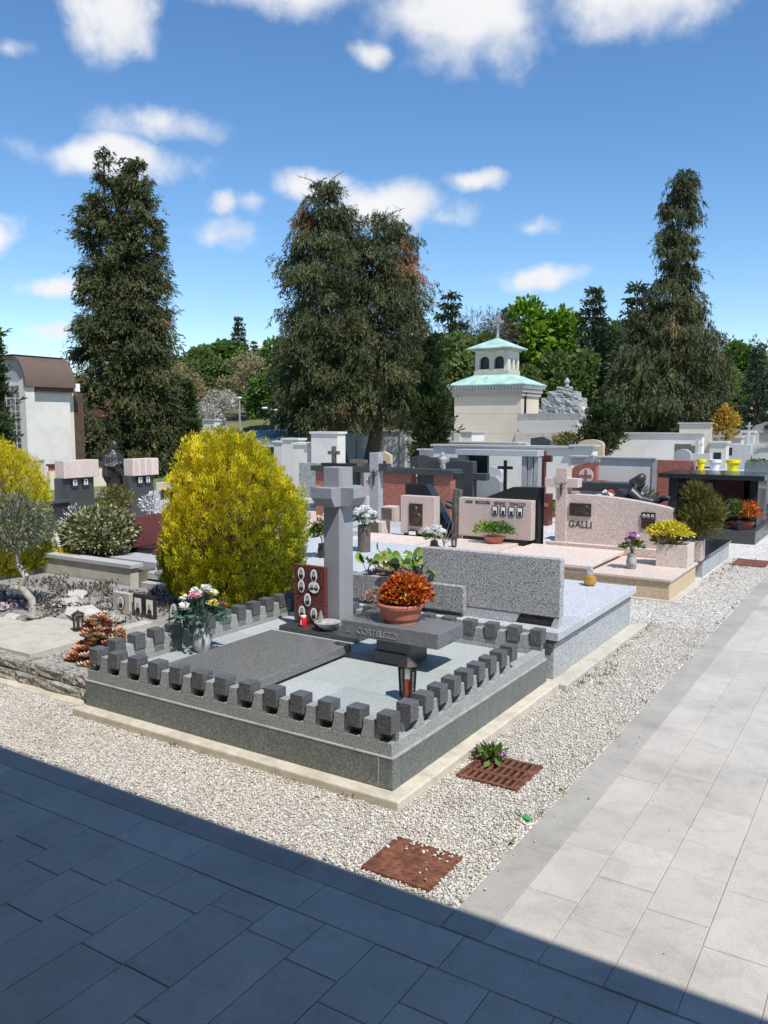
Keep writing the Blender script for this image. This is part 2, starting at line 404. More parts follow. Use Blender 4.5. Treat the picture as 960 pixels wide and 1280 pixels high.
leafmat('leaf_conifer', [(0,(.026,.034,.014)),(.35,(.06,.072,.026)),(.65,(.105,.114,.042)),(.87,(.16,.16,.064)),(.95,(.26,.15,.08)),(1,(.30,.15,.085))], .1)
leafmat('leaf_cypress', [(0,(.018,.03,.009)),(.6,(.042,.066,.016)),(1,(.075,.1,.028))], .15)
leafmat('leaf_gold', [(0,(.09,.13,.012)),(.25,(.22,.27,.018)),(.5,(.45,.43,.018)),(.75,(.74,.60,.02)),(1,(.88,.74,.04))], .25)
leafmat('leaf_fir', [(0,(.016,.03,.017)),(.6,(.038,.06,.032)),(1,(.075,.1,.055))], .15)
leafmat('leaf_spring', [(0,(.07,.14,.008)),(.6,(.14,.26,.015)),(1,(.2,.34,.03))], .35)
leafmat('leaf_wood', [(0,(.07,.105,.03)),(.4,(.125,.18,.045)),(.7,(.18,.235,.065)),(.9,(.23,.23,.1)),(1,(.27,.235,.13))], .4)
leafmat('leaf_bare', [(0,(.07,.062,.05)),(.6,(.12,.10,.075)),(1,(.18,.15,.11))], .1)
leafmat('leaf_blossom', [(0,(.10,.11,.05)),(.5,(.35,.33,.24)),(1,(.75,.71,.66))], .3)
leafmat('leaf_olive', [(0,(.09,.10,.06)),(.5,(.18,.2,.12)),(1,(.32,.34,.24))], .3)
leafmat('leaf_variegated', [(0,(.03,.05,.015)),(.35,(.09,.13,.035)),(.6,(.3,.31,.14)),(.85,(.58,.55,.33)),(1,(.55,.32,.2))], .25)
leafmat('leaf_green', [(0,(.045,.09,.016)),(.5,(.10,.18,.035)),(1,(.18,.28,.065))], .35)
leafmat('leaf_lime', [(0,(.10,.18,.01)),(.5,(.22,.34,.03)),(1,(.4,.5,.08))], .3)
leafmat('leaf_blue', [(0,(.03,.07,.05)),(1,(.12,.22,.16))], .15)
leafmat('leaf_autumn', [(0,(.20,.02,.01)),(.4,(.5,.05,.015)),(.72,(.66,.17,.02)),(.9,(.74,.40,.04)),(1,(.3,.34,.05))], .25)
leafmat('leaf_dry', [(0,(.22,.13,.09)),(.6,(.42,.29,.22)),(1,(.5,.37,.26))], .2)
leafmat('leaf_yellow', [(0,(.35,.3,.02)),(.5,(.7,.58,.03)),(1,(.85,.74,.08))], .25)
leafmat('leaf_succulent', [(0,(.22,.02,.02)),(.35,(.33,.06,.04)),(.6,(.5,.22,.1)),(.85,(.55,.34,.2)),(1,(.35,.38,.2))], .15)
leafmat('leaf_juniper', [(0,(.05,.055,.012)),(.5,(.13,.13,.025)),(1,(.24,.20,.05))], .2)
leafmat('leaf_silver', [(0,(.35,.36,.35)),(1,(.75,.75,.75))], .2)
leafmat('leaf_violet', [(0,(.08,.09,.05)),(.5,(.3,.16,.32)),(1,(.55,.3,.55))], .2)

def mk_paver(name, base, var):
    n = NT(name)
    c = n.mix(1, base, n.ramp(n.noise(330, 2, .75), [(.28,.70),(.5,1.0),(.72,1.25)]), 'MULTIPLY')
    c = n.mix(1, c, n.ramp(n.noise(1.9, 5, .6), [(.3,.80),(.5,1.0),(.72,1.10)]), 'MULTIPLY')          # weathering patches
    c = n.mix(1, c, n.ramp(n.noise(11, 6, .7, dist=.6), [(.28,.84),(.5,1.0),(.75,1.05)]), 'MULTIPLY')
    c = n.mix(n.ramp(n.noise(4.3, 8, .75), [(.62,0.),(.74,.35)]), c, (.22,.205,.18))                      # grime
    c = n.mix(n.ramp(n.voro(9, 'Distance'), [(.0,.5),(.035,0.)]), c, (.16,.15,.14))                       # spots
    c = n.mix(1, c, n.ramp(n.objrand(), [(0,1-var),(1,1+var)]), 'MULTIPLY')
    n.bump(n.noise(300, 3, .7), .18, .003)
    MATS[name] = n.done(c, n.ramp(n.noise(6, 4), [(.3,.62),(.7,.9)]), spec=.35)
mk_paver('paver', (.472,.435,.378), .06); mk_paver('kerb_stone', (.37,.345,.30), .035)
plaster('portico_ceiling', (.48,.31,.165), (.36,.23,.12), .4)  # warm brown chosen for the light it bounces onto the shaded paving
leafmat('leaf_scrub', [(0,(.05,.045,.035)),(.6,(.14,.12,.09)),(1,(.26,.22,.16))], .15)
plain('pit_black', (.008,.007,.006), .95)
# ------------------------------------------------------------------ ground, gravel, paving, unseen portico
def slab_mesh(m, x0, x1, y0, y1, z0, z1, c=.004):
    vs = [(x0,y0,z0),(x1,y0,z0),(x1,y1,z0),(x0,y1,z0),(x0,y0,z1-c),(x1,y0,z1-c),(x1,y1,z1-c),(x0,y1,z1-c),
          (x0+c,y0+c,z1),(x1-c,y0+c,z1),(x1-c,y1-c,z1),(x0+c,y1-c,z1)]
    fs = [(0,3,2,1),(8,9,10,11)]+[(i,(i+1)%4,(i+1)%4+4,i+4) for i in range(4)]+[(i+4,(i+1)%4+4,(i+1)%4+8,i+8) for i in range(4)]
    return m.add(vs, fs)
def ground():
    # terrain: one sheet out to the horizon, rising to a wooded hill behind the cemetery
    n = 60; xs = np.concatenate([np.linspace(-700,-160,7), np.linspace(-140,60,41), np.linspace(90,700,7)])
    ys = np.concatenate([np.linspace(-700,-60,6), np.linspace(-40,160,41), np.linspace(200,900,8)])
    V = []; 
    for y in ys:
        for x in xs:
            d = -x*.537+y*.843
            h = -.06 if d < 52 else -.06+7.5*(1-math.exp(-max(0, d-52)/38.))
            V.append((x, y, h))
    F = []; w = len(xs)
    for j in range(len(ys)-1):
        for i in range(w-1): F.append((j*w+i, j*w+i+1, (j+1)*w+i+1, (j+1)*w+i))
    m = MB(); m.v = V; m.f = F; o = struct(m.build('terrain', 'terrain', smooth=True))
    o = struct(MB().box(-24, -1.166, 2.288, 46, -.05, -.004).build('gravel_path', 'gravel_bed'))
    struct(MB().box(-26, -14, 9.5, 25, -.045, .004).build('lawn', 'grass'))
ground()
ICO = None
def pebbles(name, rects, mat, rmin, rmax, kind='stuff', parent=None, z=0., seed=3, holes=()):
    global ICO
    rng = np.random.default_rng(seed)
    if ICO is None:
        bm = bmesh.new(); bmesh.ops.create_cube(bm, size=1.2); bmesh.ops.triangulate(bm, faces=bm.faces)
        ICO = (np.array([v.co for v in bm.verts]), np.array([[v.index for v in f.verts] for f in bm.faces])); bm.free()
    PV, PF = ICO; C = []
    for x0, x1, y0, y1, dens in rects:
        k = int((x1-x0)*(y1-y0)*dens); C.append(np.column_stack([rng.uniform(x0,x1,k), rng.uniform(y0,y1,k)]))
    C = np.concatenate(C)
    for a0, a1, b0, b1 in holes: C = C[~((C[:,0]>a0)&(C[:,0]<a1)&(C[:,1]>b0)&(C[:,1]<b1))]
    n = len(C)
    r = rmin+(rmax-rmin)*rng.random(n)**2
    S = r[:, None]*np.column_stack([rng.uniform(.8,1.35,n), rng.uniform(.7,1.1,n), rng.uniform(.45,.8,n)])
    q = rng.normal(size=(n, 4))*np.array([1.2,.35,.35,1.2]); q /= np.linalg.norm(q, axis=1, keepdims=True)
    w, x, y, zz = q.T
    RM = np.stack([np.stack([1-2*(y*y+zz*zz), 2*(x*y-zz*w), 2*(x*zz+y*w)],-1), np.stack([2*(x*y+zz*w), 1-2*(x*x+zz*zz), 2*(y*zz-x*w)],-1), np.stack([2*(x*zz-y*w), 2*(y*zz+x*w), 1-2*(x*x+y*y)],-1)], 1)
    jit = 1+.22*rng.normal(size=(n, len(PV), 1))
    V = np.einsum('nij,nkj->nki', RM, PV[None]*S[:, None]*np.clip(jit,.6,1.4))
    V += np.column_stack([C, z-.004+r*.25+rng.random(n)*.006])[:, None]
    F = (PF[None]+(np.arange(n)*len(PV))[:, None, None]).reshape(-1, 3)
    return npmesh(name, V.reshape(-1, 3), F, mat, parent, kind=kind, smooth=True)
g = pebbles('gravel', [(-4.9,-1.172,2.29,2.77,20000),(-5.6,-3.82,2.77,2.92,14000),(-1.69,-1.172,2.77,4.7,19000),(-1.66,-1.172,4.7,6.6,13000),
      (-1.70,-1.172,6.6,10.4,4500),(-3.2,-1.70,6.38,7.5,3000)], 'pebble', .003, .0072, holes=[(-1.64,-1.35,3.195,3.485),(-1.575,-1.295,2.315,2.575)])
tag(g, 'white and grey gravel strip between the graves and the paved path', 'gravel')

def paving():
    base = struct(MB().box(-40, 30, -12, 2.165, -.05, -.0045).build('pavement', 'joint_sand'))
    base2 = struct(MB().box(-1.17, 30, 2.165, 46, -.05, -.0035).build('path', 'kerb_stone'))
    rg = random.Random(4); G = .0014
    def slab(par, x0, x1, y0, y1, mat='paver', name='paving_slab'):
        m = slab_mesh(MB(), x0+G, x1-G, y0+G, y1-G, -.045, rg.uniform(-.001, .001), .002)
        m.build(name, mat, par)
    # kerb stones: front strip and path side
    x = -1.17
    while x > -5: slab(base, x-.605, x, 2.165, 2.285, 'kerb_stone', 'kerb_stone'); x -= .605
    y = 2.17
    while y < 12: slab(base2, -1.168, -1.022, y, y+.61, 'kerb_stone', 'kerb_stone'); y += .61
    # border rows
    x = 1.2
    while x > -4.6:
        l = rg.choice([.36,.36,.54,.3]); slab(base, x-l, x, 1.985, 2.165); x -= l
    y = 2.17
    while y < 9.5: slab(base2, -1.022, -.84, y, y+.36); y += .36
    # field of the sunny path and of the shaded forecourt
    for k in range(7):
        y = 2.17-rg.random()*.3; first = True; x0 = -.84+.2*k
        while y < 8.2-k*.75:
            l = rg.choice([.3,.36,.36,.45,.2]); slab(base2, x0, x0+.2, max(y, 2.17), y+l)if y+l > 2.2 else None; y += l
    for k in range(22):
        x1 = .45-.194*k; y = 1.985-rg.random()*.3; slab(base, x1-.194, x1, y, 1.985)if 1.985-y > .03 else None
        if 1.985-y <= .03: y = 1.985
        while y > .75:
            l = rg.choice([.3,.36,.36,.45,.25]); slab(base, x1-.194, x1, y-l, y); y -= l
    m = MB()                                        # what lies outside the picture: one piece of paving
    for k in range(-40, 22):
        x1 = .45-.194*k; y = .3 if -1 < k < 22 else 1.985
        if k > -4 and k < 22: y = .0
        while y > -3:
            l = rg.choice([.3,.36,.45]); slab_mesh(m, x1-.194+G, x1-G, y-l+G, y-G, -.045, rg.uniform(-.0015,.0015), .003); y -= l
    for k in range(7, 22):
        y = 2.17; x0 = -.84+.2*k
        while y < 14:
            l = rg.choice([.3,.36,.45]); slab_mesh(m, x0+G, x0+.2-G, y+G, y+l-G, -.045, rg.uniform(-.0015,.0015), .003); y += l
    o = m.build('paving_slab_field', 'paver', base); o['kind'] = 'stuff'
paving()

def portico():
    p = thing('portico', 'unseen portico behind the camera, flat roof set low to shade the forecourt paving', 'building', (1, -2.5, 0))
    zr = 2.95; ye = 2.29-(zr+.25)*.5/1.7  # unseen building; roof height and ceiling colour set for the shade below
    bx('roof', 'portico_ceiling', p, -16, 9, -6, ye, zr, zr+.25, .01)
    bx('wall', 'portico_ceiling', p, -16, 9, -6.3, -6, 0, zr+.25, .01)
    for x in (-11, -6.2, 3.4, 8.2):
        bx('column', 'stone_monument', p, x-.2, x+.2, ye-.75, ye-.35, 0, zr, .015)
portico()

def covers():
    # drain grate and cover plate in the gravel
    t = thing('drain_grate', 'rusty slotted drain grate with small purple flowers on it', 'drain grate', (-1.49, 3.34, 0))
    a = R(2); 
    x0, x1, y0, y1 = -1.645, -1.345, 3.19, 3.49; z1 = .012
    fr = MB()
    for b in ((x0,x0+.018,y0,y1),(x1-.018,x1,y0,y1),(x0+.018,x1-.018,y0,y0+.018),(x0+.018,x1-.018,y1-.018,y1)): fr.box(b[0],b[1],b[2],b[3],-.04,z1)
    fr.build('frame', 'rust', t, .002)
    bx('pit_shade_fill', 'pit_black', t, x0+.018, x1-.018, y0+.018, y1-.018, -.045, -.0015, 0)  # shallow black fill paints the darkness between the bars
    for k in range(8):
        xx = x0+.018+(k+.5)*(.264/8); bx('bar', 'rust', t, xx-.0065, xx+.0065, y0+.018, y1-.018, -.001, z1-.001, .0015)
    for k in range(1, 3):
        yy = y0+.3*k/3; bx('cross_bar', 'rust', t, x0+.018, x1-.018, yy-.012, yy+.012, -.001, z1+.001, .0015)
    c = thing('drain_cover', 'solid rusty iron drain cover strewn with pebbles at the corner of the kerbs', 'drain cover', (-1.43, 2.44, 0))
    bx('plate', 'rust', c, -1.575, -1.295, 2.315, 2.575, -.03, .011, .003)
    nb = MB()
    for i in range(9):
        for j in range(8): 
            x, y = -1.565+i*.0325, 2.33+j*.0325; nb.box(x, x+.012, y, y+.012, .011, .0135)
    nb.build('tread_pattern', 'rust', c, kind='stuff') 
    tag(pebbles('loose_pebbles', [(-1.57,-1.3,2.53,2.575,2600),(-1.5,-1.3,2.47,2.54,900),(-1.57,-1.3,2.33,2.5,130)], 'pebble', .005, .01, z=.016, seed=9), 'loose white pebbles scattered on the rusty drain cover', 'pebbles')
    d = thing('drain_cover', 'small rusty drain cover far along the gravel near the black tomb', 'drain cover', (-1.42, 10.2, 0))
    bx('plate', 'rust', d, -1.6, -1.25, 9.9, 10.35, -.02, .014, .003)
covers()
# ------------------------------------------------------------------ small furnishings used on the graves
def photo_oval(parent, x, y, z, rx, rz, facing='-y', two=False, tone='photo_grey'):
    """oval ceramic portrait on a face: rim, white plate, head and shoulders"""
    def disc(cx, cz, a, b, d0, d1, n=20, cut=None):
        pts = [(cx+a*math.cos(2*math.pi*i/n), cz+b*math.sin(2*math.pi*i/n)) for i in range(n)]
        if facing == '-y': return MB().prism(pts, y-d1, y-d0, 'y')
        return MB().prism([(q-x+y, w) for q, w in pts], x+d0, x+d1, 'x')
    pl = disc(x, z, rx, rz, 0, .006).build('photo_rim', 'black_metal', parent)
    disc(x, z, rx*.9, rz*.92, .006, .008).build('photo_plate', 'ceramic', pl)
    heads = [(-.38, .02), (.38, .02)] if two else [(0, 0)]
    for hx, hz in heads:
        s = .62 if two else 1
        disc(x+hx*rx, z-.34*rz*s, rx*.58*s, rz*.38*s, .008, .0095).build('portrait_shoulders', 'photo_dark', pl)
        disc(x+hx*rx, z+.22*rz*s, rx*.36*s, rz*.36*s, .008, .0102).build('portrait_hair', tone, pl)
        disc(x+hx*rx, z+.14*rz*s, rx*.28*s, rz*.3*s, .0102, .0112).build('portrait_face', 'photo_skin', pl)
    return pl
def flower_head(m, c, r, rng, n=26):
    for k in range(n):
        a = rng.random()*2*math.pi; e = math.acos(1-1.25*rng.random())*.9
        d = Vector((math.sin(e)*math.cos(a), math.sin(e)*math.sin(a), math.cos(e)))
        s = d.cross(Vector((0,0,1)) if abs(d.z) < .95 else Vector((1,0,0))).normalized(); w = r*.62
        p = Vector(c)+d*r*.25; q = Vector(c)+d*r*(.8+.3*rng.random())
        u = s.cross(d)
        m.add([p-s*w*.2, p+s*w*.2, q+s*w*.5+u*w*.1, q+u*w*.28+d*r*.06, q-s*w*.5+u*w*.1], [(0,1,2,3,4)])
def leaf_cluster(name, mat, parent, c, r, n, ln, wd, up=.3, seed=1, shell=.3, tlo=0., thi=1., kind=None, full=False):
    rng = np.random.default_rng(seed); d = unit(rng.normal(size=(n, 3))); d[:, 2] = np.where(d[:,2] < 0, d[:,2]*.75, d[:,2]) if full else np.abs(d[:, 2])*1.0-.15
    lb = unit(rng.normal(size=(26, 3))); d *= (1+.16*np.clip(((d @ lb.T).max(1)-.86)/.14, -1, 1))[:, None]
    rad = (shell+(1-shell)*rng.random(n)**.5)[:, None]
    P = np.array(c)+d*rad*np.array(r)
    D = d+rng.normal(size=(n, 3))*.6+np.array([0, 0, up])
    V, F = leaves(P, D, ln*rng.uniform(.6,1.3,n), wd*rng.uniform(.7,1.2,n), rng, .1)
    t = np.clip(tlo+(thi-tlo)*rng.random(n), 0, 1)
    return npmesh(name, V, F, mat, parent, t, kind)
def vase_flowers(label, loc, h, r, vmat, prof, fl, leafm='leaf_green', spread=.1, fr=.03, seed=1, height=.2, nleaf=260, group=None, leafln=.06):
    """vase with a bouquet; fl = list of petal materials"""
    t = thing('flower_vase', label, 'flower vase', loc, group); rg = random.Random(seed)
    MB().lathe([(a*r, b*h) for a, b in prof], loc, 20).build('vase', vmat, t, 0, True)
    top = Vector(loc)+Vector((0,0,h))
    leaf_cluster('leaves', leafm, t, top+Vector((0,0,height*.35)), (spread*1.0, spread*1.0, height*.5), nleaf, leafln, leafln*.42, .2, seed)
    for i, pm in enumerate(fl):
        a = 2*math.pi*(i*.382+rg.random()*.1); q = math.sqrt((i+.5)/len(fl))*spread
        c = top+Vector((q*math.cos(a), q*math.sin(a), height*(1.05-.55*(q/spread)**2)+rg.uniform(-.01,.01)))
        m = MB(); flower_head(m, c, fr*rg.uniform(.85,1.15), rg); f = m.build('flower', pm, t)
        MB().tube([top+Vector((0,0,-.02)), (top+c)/2+Vector((0,0,.01)), c], .0022, 5).build('stem', 'leafstem', f)
    return t
plain('leafstem', (.06,.11,.03), .6)
def lantern(label, loc, w, h, mat, flame=True, name='grave_lantern'):
    x, y, z = loc; t = thing(name, label, 'lantern', loc); k = w/2
    MB().lathe([(k*.95,0),(k*.95,h*.06),(k*.6,h*.08),(k*.9,h*.1)], loc, 6).build('base', mat, t, .001)
    for i in range(6):
        a = R(30+60*i)
        p = Vector((x+k*.8*math.cos(a), y+k*.8*math.sin(a), z+h*.1)); q = Vector((x+k*.98*math.cos(a), y+k*.98*math.sin(a), z+h*.76))
        MB().tube([p, q], w*.085, 4).build('corner_post', mat, t)
    MB().loft([[(x+k*f*math.cos(R(30+60*i)), y+k*f*math.sin(R(30+60*i)), z+zz) for i in range(6)] for f, zz in ((.76,h*.1),(.92,h*.75))]).build('glass', 'lantern_glass', t)
    MB().lathe([(k*1.0,h*.74),(k*1.28,h*.755),(k*1.28,h*.775),(k*.75,h*.86),(k*.3,h*.92),(k*.1,h*.94),(k*.13,h*.965),(k*.1,h),(0.001,h)], loc, 6).build('roof', mat, t, .001)
    for i in (0, 3):
        a = R(60*i); s = Vector((math.cos(a), math.sin(a), 0)); 
        MB().tube([Vector(loc)+s*k*.8+Vector((0,0,h*.66)), Vector(loc)+s*k*.85+Vector((0,0,h*.74))], w*.16, 5).build('vent_band', mat, t)
    if flame:
        MB().lathe([(k*.38,h*.1),(k*.42,h*.14),(k*.42,h*.42),(k*.3,h*.45),(.001,h*.45)], loc, 12).build('candle', 'red_wax', t, 0, True)
    return t

# ------------------------------------------------------------------ the walled grave in front, a row of cubes on its parapet
plaster('mortar_pale', (.36,.36,.33), (.14,.14,.13), .9, scale=20)
def castle_grave():
    t = thing('walled_grave', 'grey granite grave ringed by a low parapet with rows of cubes', 'grave', (-2.77, 3.7, 0))
    X0, X1, Y0, Y1 = -3.775, -1.757, 2.828, 4.60
    f = MB().box(-3.80, -1.685, 2.757, 4.62, -.05, .043); f.build('footing', 'concrete_ledge', t, .008)
    bx('bed', 'soil', t, X0+.09, X1-.09, Y0+.09, Y1-.06, .043, .19, 0)
    pl = [('front', X0, X1, Y0, Y0+.07), ('right', X1-.07, X1, Y0+.072, Y1), ('left', X0, X0+.07, Y0+.072, Y1), ('back', X0+.072, X1-.072, Y1-.06, Y1)]
    for _, a, b, c, d in pl: bx('plinth_slab', 'granite_plinth', t, a, b, c, d, .043, .185, .005)
    for _, a, b, c, d in pl[:3]: bx('mortar_lip', 'mortar_pale', t, a-.002, b+.002, c-.002, d, .1805, .1875, .001)
    bx('mortar_joint', 'mortar_pale', t, X1-.0765, X1-.0705, Y0-.0015, Y0+.003, .05, .18, 0)
    # parapet: band, tapered teeth with gaps, a thin back board in each gap and a cube above it
    ix0, ix1, iy0, iy1 = X0+.011, X1-.011, Y0+.011, Y1-.012; th = .058
    cube = MB().box(-.04, .04, -.04, .04, 0, .098)
    cubes = []
    def row(axis, fixed, start, step, n, out, tooth_ends=True, last_gap=0):
        """axis 'x' or 'y': direction of the row; fixed = outer face; out = +1/-1 outward sign of the outer face"""
        s0 = start-step/2*(1 if step > 0 else 1)
        lo = min(start, start+step*(n-1))-.04; hi = max(start, start+step*(n-1))+.04
        a0, a1 = sorted((fixed, fixed-out*th))
        def put(m, u0, u1, v0, v1, z0, z1): m.box(u0, u1, v0, v1, z0, z1) if axis == 'x' else m.box(v0, v1, u0, u1, z0, z1)
        for i in range(n-1):
            c = start+step*(i+.5); g = abs(step)/2-.036
            poly = [(c-g-.008,.247),(c+g+.008,.247),(c+g-.006,.29),(c+g-.012,.334),(c-g+.012,.334),(c-g+.006,.29)]
            MB().prism(poly, a0, a1, 'y' if axis == 'x' else 'x').build('tooth', 'granite_wall', t, .003)
        for i in range(n):
            c = start+step*i
            mid = fixed-out*.027
            loc = (c, mid, .287) if axis == 'x' else (mid, c, .296)
            cubes.append(loc)
            b0, b1 = sorted((fixed-out*.03, fixed-out*th)); m = MB(); put(m, c-.036, c+.036, b0, b1, .247, .297); m.build('support', 'granite_plinth', t)
    def band(x0, x1, y0, y1): bx('parapet_band', 'granite_wall', t, x0, x1, y0, y1, .185, .247, .003)
    band(ix0, ix1, iy0, iy0+th); band(ix1-th, ix1, iy0+th, iy1); band(ix0, ix0+th, iy0+th, iy1); band(ix0+th, ix1-th, iy1-th, iy1)
    row('x', iy0, ix1-.036, -.1575, 13, -1)
    row('y', ix1, iy0+.036+.137, .137, 9, 1)
    row('y', ix0, iy0+.036+.145, .145, 12, -1)
    row('x', iy1, ix1-.036, -.1515, 13, 1)
    proto = None
    for x, y, z in cubes:
        if proto is None:
            proto = MB().box(-.037, .037, -.037, .037, 0, .085).build('parapet_cube', 'granite_merlon', None, .0012)
            o = proto; o.parent = t
        else:
            o = proto.copy(); COL.objects.link(o)
        off = ORG[t]; o.location = (x-off.x, y-off.y, z-off.z); o.rotation_euler = (0, 0, random.uniform(-.02, .02))
    # floor tiles
    fx0, fx1, fy0, fy1 = ix0+th, ix1-th, iy0+th, iy1-th
    xs = [fx0, -3.05, -2.42, fx1]; ys = [fy0, 3.42, 3.98, fy1]
    for i in range(3):
        for j in range(3):
            m = slab_mesh(MB(), xs[i]+.0015, xs[i+1]-.0015, ys[j]+.0015, ys[j+1]-.0015, .19, .219+.0006*((i+j) % 2), .0015); m.build('floor_tile', 'granite_floor', t)
    # dark cover slab on bearers
    bx('bearer', 'granite_black', t, -3.28, -2.8, 3.0, 3.85, .2195, .237, 0)
    bx('cover_slab', 'granite_slab', t, -3.36, -2.735, 2.925, 3.93, .237, .292, .005)
    # table slab with raised name
    bx('table_foot', 'granite_dark', t, -2.545, -2.31, 3.885, 4.1, .2195, .292, .004)
    bx('table_foot', 'granite_dark', t, -2.535, -2.3, 3.895, 4.09, .292, .372, .004)
    tb = bx('table_slab', 'granite_slab', t, -2.735, -2.088, 3.825, 4.13, .372, .462, .006)
    text_mesh('initial_letter', 'E', 'letter_stone', t, (-2.70, 3.8255, .392), (R(90), 0, 0), .052, .004, .93)
    text_mesh('name_lettering', 'CORTELEZZI', 'letter_stone', t, (-2.625, 3.8255, .392), (R(90), 0, 0), .052, .004, .93)
    # plaque with portraits on a ledge, the cross behind
    bx('ledge', 'granite_charcoal', t, -3.49, -2.86, 4.16, 4.45, .2195, .252, .004)
    pq = bx('photo_plaque', 'granite_wine', t, -3.462, -3.20, 4.29, 4.325, .252, .655, .004)
    for (px, pz, rx, rz, tw) in ((-3.392,.595,.031,.048,0),(-3.285,.592,.031,.048,0),(-3.392,.51,.031,.047,0),(-3.285,.513,.05,.043,1),(-3.34,.422,.032,.049,0),(-3.389,.333,.031,.047,0),(-3.288,.33,.031,.047,0)):
        photo_oval(pq, px, 4.29, pz, rx, rz, '-y', tw, 'photo_grey' if (px*1000) % 2 > 1 else 'photo_dark')
    cx, cy, h = -3.19, 4.435, .077
    c = h*.22
    octo = lambda q: [(cx-q+c,cy-q),(cx+q-c,cy-q),(cx+q,cy-q+c),(cx+q,cy+q-c),(cx+q-c,cy+q),(cx-q+c,cy+q),(cx-q,cy+q-c),(cx-q,cy-q+c)]
    cr = MB().prism(octo(h), .252, 1.315, 'z').build('cross_post', 'cross_grey', t, .002)
    zl, zh, Lr = 1.06, 1.185, .178; zm = (zl+zh)/2-.005
    ins = .035; hh = h-.002
    for d in range(4):
        pr = [(h-.01, zl), (Lr-ins, zl), (Lr, zm), (Lr, zh), (h-.01, zh)]
        m = MB().prism(pr, -hh, hh, 'y')
        M = Matrix.Translation((cx, cy, 0)) @ Matrix.Rotation(R(90*d), 4, 'Z'); m.xf(M).build('cross_arm', 'cross_grey', cr, .002)
    return t
castle_grave()

def castle_items():
    lantern('dark bronze grave lantern with red candle by the corner cubes', (-2.04, 3.42, .2196), .085, .235, 'bronze')
    # terracotta bowl with orange nandina on the table slab
    t = thing('flower_bowl', 'terracotta bowl of orange and red leaves on the dark name slab', 'potted plant', (-2.42, 3.98, .462))
    c = (-2.42, 3.98, .462)
    MB().lathe([(.098,0),(.1,.022),(.112,.026),(.128,.085),(.14,.088),(.144,.104),(.14,.112),(.128,.112),(.124,.095),(.001,.095)], c, 28).build('bowl', 'terracotta', t, 0, True)
    MB().lathe([(.124,.094),(.124,.1),(.001,.104)], c, 20).build('soil', 'soil', t)
    leaf_cluster('foliage', 'leaf_autumn', t, (c[0]+.03, c[1]+.02, c[2]+.15), (.13,.12,.15), 3000, .034, .014, .1, 21, .3)
    leaf_cluster('dry_foliage', 'leaf_dry', t, (c[0]-.11, c[1]-.02, c[2]+.12), (.12,.09,.075), 800, .03, .008, .2, 22, .2)
    sm = MB(); rg = random.Random(3)
    for k in range(26):
        a = rg.random()*6.28; q = rg.random()*.1
        sm.tube([(c[0]+.03*math.cos(a), c[1]+.03*math.sin(a), c[2]+.09), (c[0]+.6*q*math.cos(a), c[1]+.6*q*math.sin(a), c[2]+.15), (c[0]+q*1.2*math.cos(a), c[1]+q*1.2*math.sin(a), c[2]+.2+rg.random()*.07)], .0016, 4)
    sm.build('twigs', 'wood_brown', t)
    # granite egg vase with silk roses on the left of the slab
    prof = [(.55,0),(.85,.12),(1,.42),(.92,.72),(.66,.95),(.6,1)]
    fl = ['petal_white','petal_white','petal_pink','petal_cream','petal_white','petal_yellow','petal_red','petal_white','petal_red']
    vase_flowers('speckled stone vase of red white pink and yellow roses beside the dark slab', (-3.545, 3.50, .2196), .15, .055, 'granite_pale_wall', prof, fl, 'leaf_blue', .13, .04, 5, .22, 330, leafln=.06)
    # small things on the ledge
    t = thing('grave_candle', 'small red votive candle in front of the oval portrait plaque', 'candle', (-3.33, 4.225, .252))
    MB().lathe([(.021,0),(.023,.004),(.023,.06),(.018,.066),(.001,.066)], (-3.33,4.225,.252), 16).build('cup', 'plastic_red', t, 0, True)
    MB().lathe([(.019,.066),(.02,.074),(.001,.076)], (-3.33,4.225,.252), 16).build('lid', 'plastic_white', t, 0, True)
    bx('label_print', 'plastic_white', t, -3.338, -3.328, 4.2012, 4.2022, .268, .298, 0)
    t = thing('stone_bowl', 'shallow grey stone oil bowl at the foot of the cross', 'bowl', (-3.14, 4.235, .252))
    MB().lathe([(.03,0),(.035,.01),(.06,.03),(.085,.052),(.088,.056),(.08,.056),(.05,.044),(.001,.04)], (-3.14,4.235,.252), 24).build('bowl', 'stone_monument', t, 0, True)
    t = thing('glass_candle', 'clear glass candle jar beside the oval portrait plaque', 'candle jar', (-3.2, 4.265, .252))
    MB().lathe([(.02,0),(.028,.02),(.026,.05),(.012,.085),(.006,.11),(.001,.112)], (-3.22,4.27,.252+.001), 14).build('jar', 'clear_glass', t, 0, True)
castle_items()

